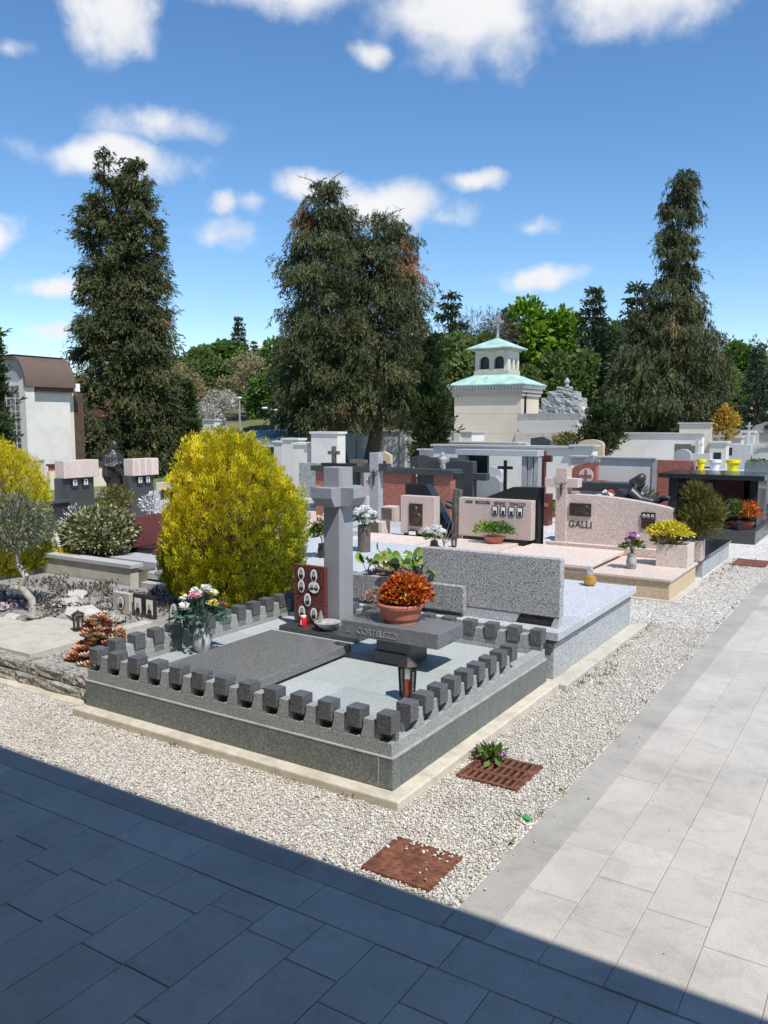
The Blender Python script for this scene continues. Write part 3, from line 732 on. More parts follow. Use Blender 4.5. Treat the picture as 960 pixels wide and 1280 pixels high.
# ------------------------------------------------------------------ pale granite tomb behind it
def pale_tomb():
    t = thing('granite_tomb', 'pale grey granite tomb with a blank speckled headstone and planting trough', 'tomb', (-2.7, 5.5, 0))
    x0, x1, y0, y1 = -3.72, -1.735, 4.665, 6.36
    bx('footing', 'concrete_pale', t, x0, -1.64, 4.625, y1+.03, -.05, .035, .008)
    bx('wall', 'granite_pale_wall', t, x0+.02, x1-.012, y0+.02, y1-.02, .035, .256, .004)
    bx('painted_gap_shade', 'granite_black', t, x0+.06, x1-.075, y0+.07, y1-.07, .255, .286, 0)  # black box paints the shadow line under the cover slab
    ys = [y0-.012, 5.12, y1]
    bx('cover_slab', 'granite_pale', t, x0, x1+.025, ys[0], ys[1]-.002, .285, .338, .004)
    bx('cover_slab', 'granite_pale', t, x0, x1+.025, ys[1]+.002, ys[2], .285, .337, .004)
    # headstone on a chamfered foot
    hx0, hx1, hy0, hy1 = -2.72, -1.742, 4.755, 4.82
    MB().prism([(hx0+.02,.338),(hx1-.30,.338),(hx1-.27,.405),(hx0-.01,.405)], hy0+.004, hy1-.004, 'y').build('headstone_foot', 'granite_pale', t, .003)
    MB().prism([(hx1-.06,.338),(hx1-.012,.338),(hx1,.405),(hx1-.035,.405)], hy0+.004, hy1-.004, 'y').build('headstone_foot', 'granite_pale', t, .003)
    bx('headstone_gap_shade', 'granite_black', t, hx1-.3, hx1-.02, hy0+.035, hy1-.01, .338, .405, 0)  # black plate paints the shadow in the gap between the feet
    MB().box(hx0, hx1, hy0, hy1, .405, .772).build('headstone', 'granite_salt', t, .004)
    # planting trough
    bx('trough_foot', 'granite_black', t, -3.2, -2.42, 4.80, 5.2, .338, .372, 0)
    bx('trough_front', 'granite_salt', t, -3.26, -2.375, 4.69, 4.74, .372, .545, .004)
    bx('trough_back', 'granite_salt', t, -3.26, -2.375, 5.2, 5.25, .372, .545, .004)
    bx('trough_side', 'granite_salt', t, -3.26, -3.21, 4.74, 5.2, .372, .545, .004)
    bx('trough_side', 'granite_salt', t, -2.425, -2.375, 4.823, 5.2, .372, .545, .004)
    bx('trough_soil', 'soil', t, -3.21, -2.425, 4.74, 5.2, .372, .53, 0)
    # bergenia in the trough
    b = thing('bergenia', 'broad green leaved plant growing in the grey granite trough', 'plant', (-2.8, 4.95, .53))
    rg = random.Random(12)
    for k in range(75):
        x, y = rg.uniform(-3.22,-2.7) if k < 55 else rg.uniform(-3.2,-2.45), rg.uniform(4.70,5.15); a = rg.random()*6.28; l = rg.uniform(.06,.11); w = l*.75
        tilt = rg.uniform(.2,1.2); zb = .53+rg.uniform(.0,.03); st = rg.uniform(.03,.1)
        d = Vector((math.cos(a)*math.cos(tilt), math.sin(a)*math.cos(tilt), math.sin(tilt))); s = d.cross(Vector((0,0,1))).normalized(); n = s.cross(d)
        p = Vector((x,y,zb)); q = p+Vector((d.x*st,d.y*st,st*.9)); pts = []
        ring = [q+d*(l*(.5-.5*math.cos(u)))+s*(w*.55*math.sin(u))+n*(.012*math.cos(2*u)) for u in [i*2*math.pi/12 for i in range(12)]]
        m = MB().add(ring+[q+d*l*.5-n*.008], [(i,(i+1)%12,12) for i in range(12)])
        lf = m.build('leaf', 'bergenia_leaf', b, 0, True); MB().tube([p, (p+q)/2+Vector((0,0,.005)), q+d*.01], .003, 5).build('stalk', 'bergenia_red', lf)
    s = thing('bare_sapling', 'thin bare sapling rising between the trough and headstone', 'sapling', (-2.75, 5.1, .53))
    m = MB(); m.tube([(-2.75,5.1,.52),(-2.745,5.1,.66),(-2.75,5.12,.75),(-2.77,5.1,.83)], [.007,.006,.005,.002], 6); m.build('trunk', 'bark_pale', s)
    for e in ((-.07,.02,.13),(.05,0,.17),(.13,.01,.1),(-.03,-.03,.2),(.09,.03,.2)):
        MB().tube([(-2.75,5.11,.74),(-2.75+e[0]*.5,5.11+e[1],.76+e[2]*.4),(-2.75+e[0],5.11+e[1],.75+e[2])], [.003,.002,.001], 4).build('twig', 'bark_pale', s)
n = NT('bergenia_leaf'); MATS['bergenia_leaf'] = n.done(n.ramp(n.objrand(), [(0,(.05,.13,.02)),(.5,(.13,.25,.03)),(.8,(.22,.33,.06)),(1,(.3,.14,.05))]), .35)
plain('bergenia_red', (.3,.06,.05), .5)
pale_tomb()
t = thing('oil_jar', 'amber glass candle globe on the far edge of the pale granite tomb', 'candle jar', (-2.03, 6.2, .337))
MB().lathe([(.025,0),(.045,.015),(.052,.045),(.042,.075),(.022,.085),(.001,.085)], (-2.03,6.2,.337), 18).build('globe', 'gold_glass', t, 0, True)
MB().lathe([(.022,.085),(.026,.12),(.02,.15),(.001,.152)], (-2.03,6.2,.337), 14).build('chimney', 'clear_glass', t, 0, True)
# ------------------------------------------------------------------ rock garden grave on the left
def rough_block(m, x0, x1, y0, y1, z0, z1, rg, j=.008, nx=4):
    """hewn stone: subdivided box with uneven faces"""
    bm = bmesh.new(); bmesh.ops.create_cube(bm, size=1)
    bmesh.ops.subdivide_edges(bm, edges=bm.edges, cuts=nx-1, use_grid_fill=True)
    for v in bm.verts:
        p = Vector((x0+(v.co.x+.5)*(x1-x0), y0+(v.co.y+.5)*(y1-y0), z0+(v.co.z+.5)*(z1-z0)))
        e = sum(abs(abs(c)-.5) < .01 for c in v.co); k = j*(1 if e < 2 else .55)
        v.co = p+Vector((rg.uniform(-k,k)*.6, rg.uniform(-k,k)-(.006 if e < 2 and v.co.y < -.49 else 0), rg.uniform(-k,k)*.6))
    m.add([v.co for v in bm.verts], [[v.index for v in f.verts] for f in bm.faces]); bm.free(); return m
def rock(name, parent, c, r, mat, seed, flat=.6):
    rg = random.Random(seed); bm = bmesh.new(); bmesh.ops.create_icosphere(bm, subdivisions=2, radius=1)
    for v in bm.verts:
        d = v.co.normalized(); k = .75+.22*math.sin(3.1*d.x+seed)*math.cos(2.3*d.y-seed)+.16*math.sin(5*d.z+2*d.x+seed)+rg.uniform(-.09,.09)
        v.co = Vector((d.x*k*r[0], d.y*k*r[1], max(d.z*k, -.5)*r[2]))+Vector(c)
    m = MB().add([v.co for v in bm.verts], [[v.index for v in f.verts] for f in bm.faces]); bm.free()
    return m.build(name, mat, parent)
def rock_grave():
    t = thing('rock_garden_grave', 'grave with a rough stone edging wall and pale slab left of the cubes', 'grave', (-5, 3.6, 0))
    rg = random.Random(2)
    up = [-5.55,-5.28,-5.0,-4.79,-4.49,-4.40,-4.13,-4.015,-3.795]; lo = [-5.5,-5.1,-4.6,-4.34,-3.97,-3.795]
    for a, b in zip(up, up[1:]): rough_block(MB(), a+.004, b-.004, 2.945, 3.07, .078, .146+rg.uniform(-.006,.006), rg).build('edging_stone', 'stone_rough', t)
    for a, b in zip(lo, lo[1:]): rough_block(MB(), a+.004, b-.004, 2.935, 3.07, .004, .072, rg).build('edging_stone', 'stone_rough', t)
    bx('mortar', 'concrete_grey', t, -5.6, -3.80, 2.965, 3.06, -.02, .135, 0)
    bx('footing', 'concrete_ledge', t, -5.6, -3.802, 2.87, 2.965, -.05, .008, .006)
    bx('bed', 'soil_grey', t, -7.2, -3.785, 3.07, 4.98, -.02, .118, 0)
    # pale slab in two pieces with a separate border
    MB().box(-4.66, -4.56, 3.02, 4.02, .118, .166).build('slab_border', 'concrete_pale', t, .004)
    MB().box(-6.1, -4.664, 3.02, 3.52, .118, .165).build('slab', 'concrete_pale', t, .004)
    MB().box(-5.35, -4.664, 3.524, 3.72, .118, .164).build('slab', 'concrete_pale', t, .004)
    g = pebbles('grey_gravel', [(-4.55,-3.8,3.07,4.6,3800)], 'pebble_grey', .006, .014, None, t, .122, 5); g['kind'] = 'stuff'
    for i, (x, y, r, z) in enumerate([(-5.45,3.62,.11,.15),(-5.18,3.86,.16,.15),(-5.62,3.58,.07,.14),(-5.0,4.0,.12,.14),(-6.05,3.75,.1,.14),(-5.7,4.15,.13,.13),(-5.35,4.2,.1,.13),(-6.3,4.1,.14,.13),(-5.95,4.4,.12,.12)]):
        rock('rock', t, (x, y, z), (r*1.3, r, r*.6), 'rock_pale' if i % 3 else 'stone_rough', i+3)
    # dry creeping cover between the rocks
    rng = np.random.default_rng(8); n = 2600
    P = np.column_stack([rng.uniform(-6.8,-4.75,n), rng.uniform(3.74,4.9,n), .118+rng.random(n)*.05]); P = P[np.sin(P[:,0]*9)+np.cos(P[:,1]*11) > -.5]
    V, F = leaves(P, rng.normal(size=P.shape)*.8+np.array([0,0,.5]), .05, .016, rng)
    npmesh('creeping_cover', V, F, 'leaf_scrub', t, rng.random(len(P))*.7, 'stuff')
    n = 160; P = np.column_stack([rng.uniform(-6.5,-5.7,n), rng.uniform(3.55,3.95,n), .13+rng.random(n)*.05])
    V, F = leaves(P, rng.normal(size=P.shape)*.6+np.array([0,0,.7]), .04, .016, rng)
    npmesh('violet_heather', V, F, 'leaf_violet', t, rng.random(len(P)), 'stuff')
plaster('rock_pale', (.52,.50,.45), (.28,.25,.2), .8, scale=8, bump=.8)
rock_grave()
def rosette(m, c, r, rg, n=11, up=.4):
    for k in range(n):
        a = 2*math.pi*k*.382; e = up+.9*k/n; d = Vector((math.cos(a)*math.cos(e), math.sin(a)*math.cos(e), math.sin(e)))
        s = Vector((-math.sin(a), math.cos(a), 0)); q = Vector(c); l = r*(1.1-.5*k/n)
        m.add([q, q+d*l*.6+s*l*.28, q+d*l+Vector((0,0,l*.1)), q+d*l*.6-s*l*.28], [(0,1,2,3)])
def left_items():
    # succulent mound
    t = thing('succulent_mound', 'heap of orange brown rosettes with red spikes beside the first cube', 'succulent', (-4.2, 3.28, .12))
    rg = random.Random(6); c = Vector((-4.2, 3.28, .12))
    cone = []
    for k in range(190):
        h = rg.random()**1.9*.28; rr = .21*(1-h/.36)*math.sqrt(rg.random())**.6; a = rg.random()*6.28
        p = c+Vector((rr*math.cos(a), rr*math.sin(a), h)); m = MB(); rosette(m, p, rg.uniform(.035,.06), rg, 14); 
        m.build('rosette', ['succ_a','succ_b','succ_c'][rg.choice([0,0,1,1,2])], t)
    for k in range(9):
        a = rg.random()*6.28; rr = rg.random()*.09; p = c+Vector((rr*math.cos(a), rr*math.sin(a), .12)); m = MB()
        for i in range(9): rosette(m, p+Vector((0,0,.018*i)), .022-.0012*i, rg, 6, .5)
        m.build('red_spike', 'succ_red', t)
    MB().lathe([(.12,0),(.09,.06),(.03,.16),(.001,.18)], c, 12).build('mound', 'soil', t, 0, True)
    lantern('small bronze square grave lantern on the pale slab behind the succulents', (-4.80, 3.56, .165), .075, .15, 'bronze', False)
    # portrait plaques
    t = thing('portrait_stone', 'small pale stone plaque with one oval portrait in the rock garden', 'plaque', (-5.12, 4.2, .118))
    bx('stone', 'concrete_pale', t, -5.22, -5.03, 4.2, 4.24, .118, .285, .004); photo_oval(t, -5.12, 4.2, .208, .04, .058)
    for i, (x, lab) in enumerate([(-4.93, 'framed portrait plaque standing right of the oval portrait stone'), (-4.80, 'leaning framed portrait beside the black holder stand')]):
        t = thing('framed_portrait', lab, 'picture frame', (x, 4.2, .118))
        bx('frame', 'bronze', t, x-.055, x+.055, 4.2, 4.225, .118, .295, .003); bx('photograph', 'ceramic', t, x-.036, x+.036, 4.1985, 4.2, .15, .265, 0)
        MB().prism([(x-.024,.152),(x+.024,.152),(x+.018,.19),(x-.018,.19)], 4.1968, 4.1984, 'y').build('portrait_shoulders', 'photo_dark', t)
        MB().prism([(x+.016*math.cos(a*.5236), .212+.022*math.sin(a*.5236)) for a in range(12)], 4.1968, 4.1984, 'y').build('portrait_face', 'photo_skin', t)
    t = thing('memorial_stand', 'black metal stand holding an oval portrait behind the rose vase', 'stand', (-4.05, 3.72, .118))
    MB().lathe([(.035,0),(.035,.135),(.06,.14),(.06,.15),(.001,.15)], (-4.05,3.74,.118), 16).build('pedestal', 'bronze_dark', t, 0, True)
    MB().tube([(-4.11,3.76,.268),(-4.10,3.76,.44),(-4.02,3.76,.45),(-4.0,3.76,.268)], .005, 6).build('frame', 'black_metal', t)
    photo_oval(t, -4.05, 3.755, .37, .03, .045); rock('white_stone', t, (-4.04,3.74,.28), (.03,.025,.025), 'petal_white', 3)
    # olive bonsai
    t = thing('olive_tree', 'small olive with a twisted pale trunk in the rock garden', 'tree', (-5.78, 3.86, .118))
    MB().tube([(-5.76,3.86,.1),(-5.77,3.86,.22),(-5.87,3.84,.31),(-5.83,3.86,.40),(-5.93,3.85,.50),(-5.91,3.86,.62),(-5.93,3.86,.72)], [.035,.03,.03,.027,.024,.02,.012], 10).build('trunk', 'bark_pale', t, 0, True)
    MB().tube([(-5.85,3.84,.30),(-6.0,3.8,.3),(-6.15,3.75,.29),(-6.35,3.7,.26)], [.024,.022,.02,.015], 8).build('limb', 'bark_pale', t, 0, True)
    for e in ((-.15,.05,.16),(.12,.03,.18),(.02,-.1,.2),(-.05,.12,.2)): MB().tube([(-5.92,3.86,.62),(-5.93+e[0]*.5,3.86+e[1]*.5,.66+e[2]*.5),(-5.93+e[0],3.86+e[1],.64+e[2])], [.01,.007,.003], 5).build('branch', 'bark_pale', t)
    leaf_cluster('crown', 'leaf_olive', t, (-5.97,3.86,.77), (.30,.28,.25), 4800, .045, .012, .25, 31, .2, full=True)
for nm, c in (('succ_a',(.5,.25,.13)),('succ_b',(.55,.42,.3)),('succ_c',(.34,.1,.06)),('succ_red',(.32,.03,.03))): plain(nm, c, .55, 0, .3, 30)
left_items()

def left_rows():
    # low concrete wall with coping behind the rock garden
    t = thing('garden_wall', 'low pale concrete wall with coping below the variegated bush', 'wall', (-6.6, 5.05, 0))
    for a, b in ((-7.9,-6.9),(-6.896,-5.96)): bx('panel', 'concrete_pale', t, a, b, 5.0, 5.10, -.02, .275, .004)
    for a, b in ((-7.93,-6.72),(-6.716,-5.93)): bx('coping', 'concrete_grey', t, a, b, 4.98, 5.13, .275, .315, .004)
    bx('earth', 'soil', t, -7.9, -5.96, 5.10, 6.1, -.02, .24, 0)
    t = thing('variegated_bush', 'rounded cream variegated bush above the low concrete wall', 'bush', (-6.9, 5.5, .24))
    leaf_cluster('foliage', 'leaf_variegated', t, (-6.9,5.45,.46), (.37,.34,.27), 8000, .05, .026, .3, 41, .45, .1, .95, full=True)
    MB().tube([(-6.9,5.5,.2),(-6.88,5.5,.45)], .02, 6).build('stem', 'bark', t)
    t = thing('yellow_flowers', 'clump of bright yellow flowers beside the variegated bush', 'flowers', (-7.1, 5.16, .24))
    leaf_cluster('blossoms', 'leaf_yellow', t, (-7.1,5.17,.31), (.12,.07,.06), 420, .03, .02, .5, 42, .2)
    leaf_cluster('leaves', 'leaf_green', t, (-7.1,5.17,.27), (.12,.07,.05), 200, .05, .015, .3, 43, .2)
    # grave with wine red plaque on pale steps
    t = thing('stepped_grave', 'pale stepped grave with a wine red headstone beside the golden conifer', 'grave', (-6.2, 5.6, 0))
    bx('step', 'granite_pale_wall', t, -6.55, -5.62, 5.12, 6.4, -.02, .13, .004)
    bx('step', 'granite_pale', t, -6.62, -5.75, 5.2, 6.4, .15, .215, .004); bx('painted_shadow_gap', 'granite_black', t, -6.6, -5.8, 5.25, 6.35, .13, .15, 0)  # black filler between the steps is painted shadow
    bx('step', 'granite_pale', t, -6.68, -5.95, 5.3, 6.4, .215, .29, .004)
    bx('foot', 'granite_black', t, -6.68, -6.4, 5.62, 5.95, .29, .35, 0)
    bx('headstone', 'granite_wine', t, -6.66, -6.56, 5.56, 6.1, .35, .66, .004)
    bx('name_plate', 'granite_wine', t, -6.34, -6.3, 5.6, 5.95, .29, .34, .004)
    # twin monument with the standing statue
    for (x, y0, y1, lab) in ((-11.0, 7.93, 8.56, 'left black stele with a pink ribbed cap beside the robed statue'), (-10.6, 8.93, 9.45, 'right black stele with a pink ribbed cap beside the robed statue')):
        t = thing('memorial_stele', lab, 'stele', (x-.15, (y0+y1)/2, 0))
        bx('body', 'granite_charcoal', t, x-.14, x, y0, y1, -.05, .76, .004)
        cap = bx('cap', 'granite_pink_pale', t, x-.16, x+.06, y0+.04, y1+.06, .76, 1.035, .004)
        for k in range(4):
            yy = y0+.04+(k+.5)*(y1-y0+.02)/4
            MB().prism([(yy-.05,.765),(yy+.05,.765),(yy+.035,1.03),(yy-.035,1.03)], x+.06, x+.066+.004*(k % 2), 'x').build('rib', 'granite_pink', cap)
        for k in (.42, .74):
            yy = y0+(y1-y0)*k; bx('portrait_mount', 'bronze_dark', t, x, x+.02, yy-.06, yy+.06, .6, .745, .002); bx('portrait', 'ceramic', t, x+.02, x+.023, yy-.035, yy+.035, .64, .73, 0)
            bx('portrait_face', 'photo_grey', t, x+.023, x+.0245, yy-.018, yy+.018, .65, .715, 0)
    t = thing('memorial_wall', 'low black granite wall in front of the left stele', 'wall', (-10.8, 7.3, 0))
    bx('wall', 'granite_black', t, -11.0, -10.7, 6.6, 7.88, -.05, .42, .004); bx('coping', 'granite_charcoal', t, -11.03, -10.66, 6.6, 7.88, .42, .46, .004)
    t = thing('statue_plinth', 'dark granite plinth under the robed statue', 'plinth', (-11.3, 9.0, 0))
    bx('plinth', 'granite_charcoal', t, -11.6, -11.05, 8.75, 9.6, -.05, .34, .004)
    # shrubs in front of it
    for i, (nm, lab, mat, c, r, n, ln, wd) in enumerate([
        ('olive_shrub','small olive green shrub in front of the left stele','leaf_juniper',(-10.2,8.35,.45),(.27,.25,.2),900,.06,.03),
        ('silver_shrub','white silvery shrub between the two black steles','leaf_silver',(-9.6,8.5,.36),(.17,.16,.17),260,.06,.03),
        ('green_shrub','dark green shrub at the foot of the right stele','leaf_green',(-9.2,8.95,.2),(.3,.25,.22),700,.06,.03),
        ('pale_shrub','pale bluish shrub left of the variegated bush','leaf_silver',(-8.3,6.2,.42),(.16,.15,.2),260,.05,.02)]):
        t = thing(nm, lab, 'shrub', (c[0], c[1], 0)); leaf_cluster('foliage', mat, t, c, r, n, ln, wd, .4, 50+i, .3, full=True)
        MB().tube([(c[0],c[1],-.02),(c[0],c[1],c[2])], .012, 5).build('stem', 'bark', t)
    t = thing('low_grave', 'low pink stone grave behind the variegated bush', 'grave', (-8.6, 7.3, 0)); bx('base', 'granite_pale_wall', t, -9.3, -8.0, 6.7, 8.0, -.05, .12, .004); bx('slab', 'granite_pink_pale', t, -9.2, -8.1, 6.8, 7.9, .12, .22, .004)
left_rows()

def remesh(o, vox, smooth=3):
    m = o.modifiers.new('Remesh', 'REMESH'); m.mode = 'VOXEL'; m.voxel_size = vox; m.use_smooth_shade = True
    s = o.modifiers.new('Smooth', 'SMOOTH'); s.iterations = smooth; s.factor = .5
    return o
def statue():
    t = thing('robed_statue', 'dark bronze statue of a bearded man in a long robe between two steles', 'statue', (-11.3, 9.2, .34))
    m = MB(); c = Vector((-11.3, 9.2, .34))
    def tb(pts, rad, n=10): m.tube([c+Vector(p) for p in pts], rad, n)
    # robe: pleated cone, drapery, torso, arms folded over the chest, bowed head
    rings = []
    for z, r, dx in ((0,.135,0),(.15,.13,0),(.35,.14,0),(.48,.165,.01),(.6,.17,.01),(.70,.15,.01),(.77,.12,.01),(.82,.06,.015)):
        rings.append([tuple(c+Vector((dx+(r*(1+.10*math.sin(7*a+z*3)))*.78*math.cos(a), (r*(1+.10*math.sin(7*a+z*3)))*math.sin(a), z))) for a in [2*math.pi*i/28 for i in range(28)]])
    m.loft(rings)
    m.ell(c+Vector((.025,0,.915)), (.062,.055,.078)); m.ell(c+Vector((.07,0,.885)), (.03,.035,.055)); tb([(.01,0,.76),(.02,0,.86)], [.05,.045])
    m.ell(c+Vector((.095,0,.92)), (.018,.012,.02))
    for s in (-1, 1):
        tb([(0,s*.14,.74),(.02,s*.19,.56),(.13,s*.10,.55),(.16,s*.02,.62)], [.055,.055,.045,.03])
        tb([(.02,s*.18,.56),(.03,s*.19,.40),(.02,s*.16,.28)], [.05,.06,.02])
    tb([(.1,-.12,.58),(.14,.05,.40),(.1,.14,.2)], [.03,.04,.03])
    remesh(m.build('figure', 'bronze_dark', t, 0, True), .012)
statue()

# ------------------------------------------------------------------ golden conifers
def golden(label, loc, r, h, n, seed, name='golden_conifer'):
    t = thing(name, label, 'conifer', loc); rng = np.random.default_rng(seed)
    # lumps give the outline its bays
    lumps = unit(rng.normal(size=(46, 3)))
    def surf(d):
        # egg profile: widest at about a third of the height
        k = 1+.05*np.sin(5*d[:,0]+3*d[:,2]+seed)+.05*np.cos(4*d[:,1]-5*d[:,2])
        dots = d @ lumps.T; k += .11*np.clip((dots.max(1)-.93)/.07, -.8, 1)
        return k
    d = unit(rng.normal(size=(n, 3))); depth = rng.random(n)**.42; k = surf(d)*(.68+.32*depth)
    zc = h*.36
    e = np.abs(d[:,2]); hr = np.sqrt(np.clip(1-e**2.5, 0, 1)); rr = np.maximum(np.hypot(d[:,0], d[:,1]), 1e-6)
    P = np.column_stack([d[:,0]/rr*hr*r*k, d[:,1]/rr*hr*r*k, zc+np.where(d[:,2] > 0, d[:,2]*(h-zc), d[:,2]*zc)*k])
    narrow = 1-.16*np.clip((P[:,2]-zc)/(h-zc), 0, 1)**2; P[:,0] *= narrow; P[:,1] *= narrow
    keep = P[:,2] > .02; P = P[keep]; d = d[keep]; n = len(P)
    # sprays: neighbouring leaves share a direction and a tint
    cell = np.floor(P/np.array([.05,.05,.075])).astype(int); hsh = (cell[:,0]*73856093 ^ cell[:,1]*19349663 ^ cell[:,2]*83492791) % 4096
    sd = rng.normal(size=(4096,3))*.22; st = rng.random(4096); sj = rng.normal(size=(4096,3))*.018; sr = rng.normal(size=4096)*.018
    P += np.array(loc)+sj[hsh]+d*sr[hsh][:, None]
    D = d*np.array([.6,.6,.25])+np.array([0,0,.95])+sd[hsh]+rng.normal(size=(n,3))*.16
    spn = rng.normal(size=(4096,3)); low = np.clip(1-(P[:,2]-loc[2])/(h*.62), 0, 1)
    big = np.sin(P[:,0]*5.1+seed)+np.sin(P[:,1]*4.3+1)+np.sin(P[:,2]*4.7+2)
    tint = np.clip(.43+.36*st[hsh]+.14*rng.normal(size=n)+.06*big-.36*low*(.6+.8*st[hsh]), 0, 1)   # lower sprays greener: cultivar colour with some shade painted into the tint
    V, F = leaves(P, D, rng.uniform(.018,.038,n), rng.uniform(.006,.010,n), rng, .08, spn[hsh]+d*.2)
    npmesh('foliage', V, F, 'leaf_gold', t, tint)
    MB().lathe([(r*.05,0),(r*.05,h*.3),(r*.02,h*.8),(.001,h*.85)], loc, 8).build('trunk', 'bark', t)
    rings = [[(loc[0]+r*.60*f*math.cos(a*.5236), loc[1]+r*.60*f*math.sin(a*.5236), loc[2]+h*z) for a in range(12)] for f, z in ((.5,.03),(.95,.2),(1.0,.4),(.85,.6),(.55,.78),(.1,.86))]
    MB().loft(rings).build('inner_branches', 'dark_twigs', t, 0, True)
    return t
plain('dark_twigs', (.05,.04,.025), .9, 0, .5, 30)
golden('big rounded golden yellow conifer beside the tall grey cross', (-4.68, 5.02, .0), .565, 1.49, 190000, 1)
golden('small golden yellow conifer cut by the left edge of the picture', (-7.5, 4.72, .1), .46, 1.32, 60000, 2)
# ------------------------------------------------------------------ pink granite tombs beyond the pale one
def crucifix_fig(name, parent, c, s, mat='bronze_dark'):
    """small hanging figure with raised arms, facing -y; c = navel point, s = half height"""
    m = MB(); c = Vector(c); v = lambda x, z, y=0: c+Vector((x*s, y*s, z*s))
    m.tube([v(0,.55),v(0,.25),v(.02,-.1),v(.03,-.5),v(0,-1)], [.14*s,.18*s,.15*s,.11*s,.05*s], 8)
    for q in (-1, 1): m.tube([v(q*.1,.5),v(q*.5,.72),v(q*.95,.98)], [.08*s,.06*s,.04*s], 6)
    m.ell(v(.06,.76,-.08), (.13*s,.13*s,.16*s), 8, 6)
    return remesh(m.build(name, mat, parent, 0, True), s*.05, 1)
def bowl_plant(label, loc, r, mat, leafm, lr, n, seed, ln=.05, name='potted_plant', bowl='terracotta_glazed'):
    t = thing(name, label, 'potted plant', loc)
    MB().lathe([(r*.6,0),(r*.65,r*.1),(r*.95,r*.5),(r,r*.6),(r*.9,r*.6),(.001,r*.5)], loc, 20).build('bowl', bowl, t, 0, True)
    for i, lm in enumerate(leafm if isinstance(leafm, list) else [leafm]):
        k = len(leafm) if isinstance(leafm, list) else 1
        leaf_cluster('foliage', lm, t, (loc[0]+(i-(k-1)/2)*lr[0]*.9, loc[1], loc[2]+r*.5+lr[2]*.5), lr, n, ln, ln*.42, .3, seed+i, .2)
    return t
VPROF = [(.7,0),(.95,.1),(1,.5),(.8,.85),(.9,1)]
def pink_tombs():
    # tomb with the curved headstone and name
    t = thing('pink_tomb', 'pink granite tomb with curved headstone lettered GALLI', 'tomb', (-2.6, 8.1, 0))
    bx('footing', 'concrete_pale', t, -3.55, -1.66, 7.48, 8.66, -.05, .01, .006)
    bx('base', 'granite_buff', t, -3.5, -1.73, 7.53, 8.62, .01, .178, .004)
    bx('base_slab', 'granite_pink_pale', t, -3.52, -1.712, 7.51, 8.64, .178, .202, .003)
    bx('raised_bed', 'granite_pink', t, -3.44, -2.5, 7.52, 8.56, .202, .236, .003); bx('raised_slab', 'granite_pink_pale', t, -3.48, -2.45, 7.47, 8.58, .236, .264, .003)
    bx('headstone_foot', 'granite_pink', t, -3.36, -2.05, 8.66, 8.86, .15, .29, .004)
    poly = [(-3.18,.29),(-2.06,.275),(-2.0,.30),(-1.998,.722)]
    for k in range(9):
        u = k/8; poly.append((-2.06-.85*u, .735+.09*(1-(1-u)**1.8)))
    poly += [(-3.05,.828),(-3.18,.82)]
    MB().prism(poly, 8.72, 8.84, 'y').build('headstone', 'granite_pink', t, .004)
    cr = bx('cross_post', 'granite_pink', t, -3.268, -3.14, 8.70, 8.86, .26, 1.115, .004); bx('cross_arm', 'granite_pink', cr, -3.40, -3.02, 8.705, 8.855, .90, 1.0, .004)
    bx('relief_plaque', 'bronze', t, -3.105, -2.862, 8.70, 8.72, .59, .732, .003)
    rl = MB()
    for (x, z, a, b) in ((-2.98,.66,.07,.035),(-2.93,.69,.04,.025),(-3.04,.63,.04,.025),(-2.96,.62,.08,.02)): rl.ell((x,8.70,z), (a,.012,b), 10, 6)
    rl.build('relief_figures', 'bronze', t, 0, True, kind='stuff')
    text_mesh('name_lettering', 'GALLI', 'letter_dark', t, (-3.118, 8.7195, .462), (R(90),0,0), .105, .004, .98)
    bx('photo_frame', 'bronze', t, -2.315, -2.17, 8.70, 8.72, .585, .675, .003)
    for k in range(3): photo_oval(t, -2.285+.044*k, 8.70, .635, .017, .026)
    bx('name_plate', 'bronze', t, -2.315, -2.17, 8.705, 8.72, .50, .575, .003)
    fg = thing('crucifix_figure', 'bronze crucifix figure on the pink granite cross', 'crucifix', (-3.2, 8.69, .86)); crucifix_fig('figure', fg, (-3.2, 8.685, .88), .085)
    # planter with yellow blossom
    p = thing('stone_planter', 'square pink stone planter of yellow flowers on the tomb corner', 'planter', (-1.87, 8.3, .2))
    for a in ((-2.02,-1.72,8.18,8.21),(-2.02,-1.72,8.45,8.48),(-2.02,-1.99,8.21,8.45),(-1.75,-1.72,8.21,8.45)): bx('side', 'granite_pink_pale', p, *a, .202, .425, .003)
    bx('soil', 'soil', p, -1.99, -1.75, 8.21, 8.45, .202, .41, 0)
    leaf_cluster('yellow_blossom', 'leaf_yellow', p, (-1.92,8.28,.53), (.2,.13,.13), 900, .045, .02, .1, 61, .2); leaf_cluster('leaves', 'leaf_juniper', p, (-1.95,8.27,.44), (.14,.1,.1), 260, .05, .02, .1, 62, .2)
    j = thing('potted_juniper', 'feathery olive green juniper in a reddish pot behind the yellow flowers', 'potted shrub', (-1.74, 8.78, .2))
    bx('pot', 'granite_pink', j, -1.84, -1.70, 8.70, 8.9, .2, .41, .004)
    [leaf_cluster('foliage', 'leaf_juniper', j, (-1.74+a_,8.8+b_,c_), (r_,r_,r_*1.15), 1100, .075, .009, .7, 63+q_, .05, full=True) for q_, (a_,b_,c_,r_) in enumerate(((.02,0,.56,.19),(-.1,.03,.68,.13),(.12,-.02,.70,.12),(.0,.05,.8,.12),(-.02,-.08,.62,.13)))]; leaf_cluster('top_foliage', 'leaf_juniper', j, (-1.8,8.8,.85), (.1,.1,.16), 700, .085, .010, 1, 64, .1)
    MB().tube([(-1.77,8.8,.4),(-1.76,8.8,.8)], .012, 6).build('trunk', 'bark', j)
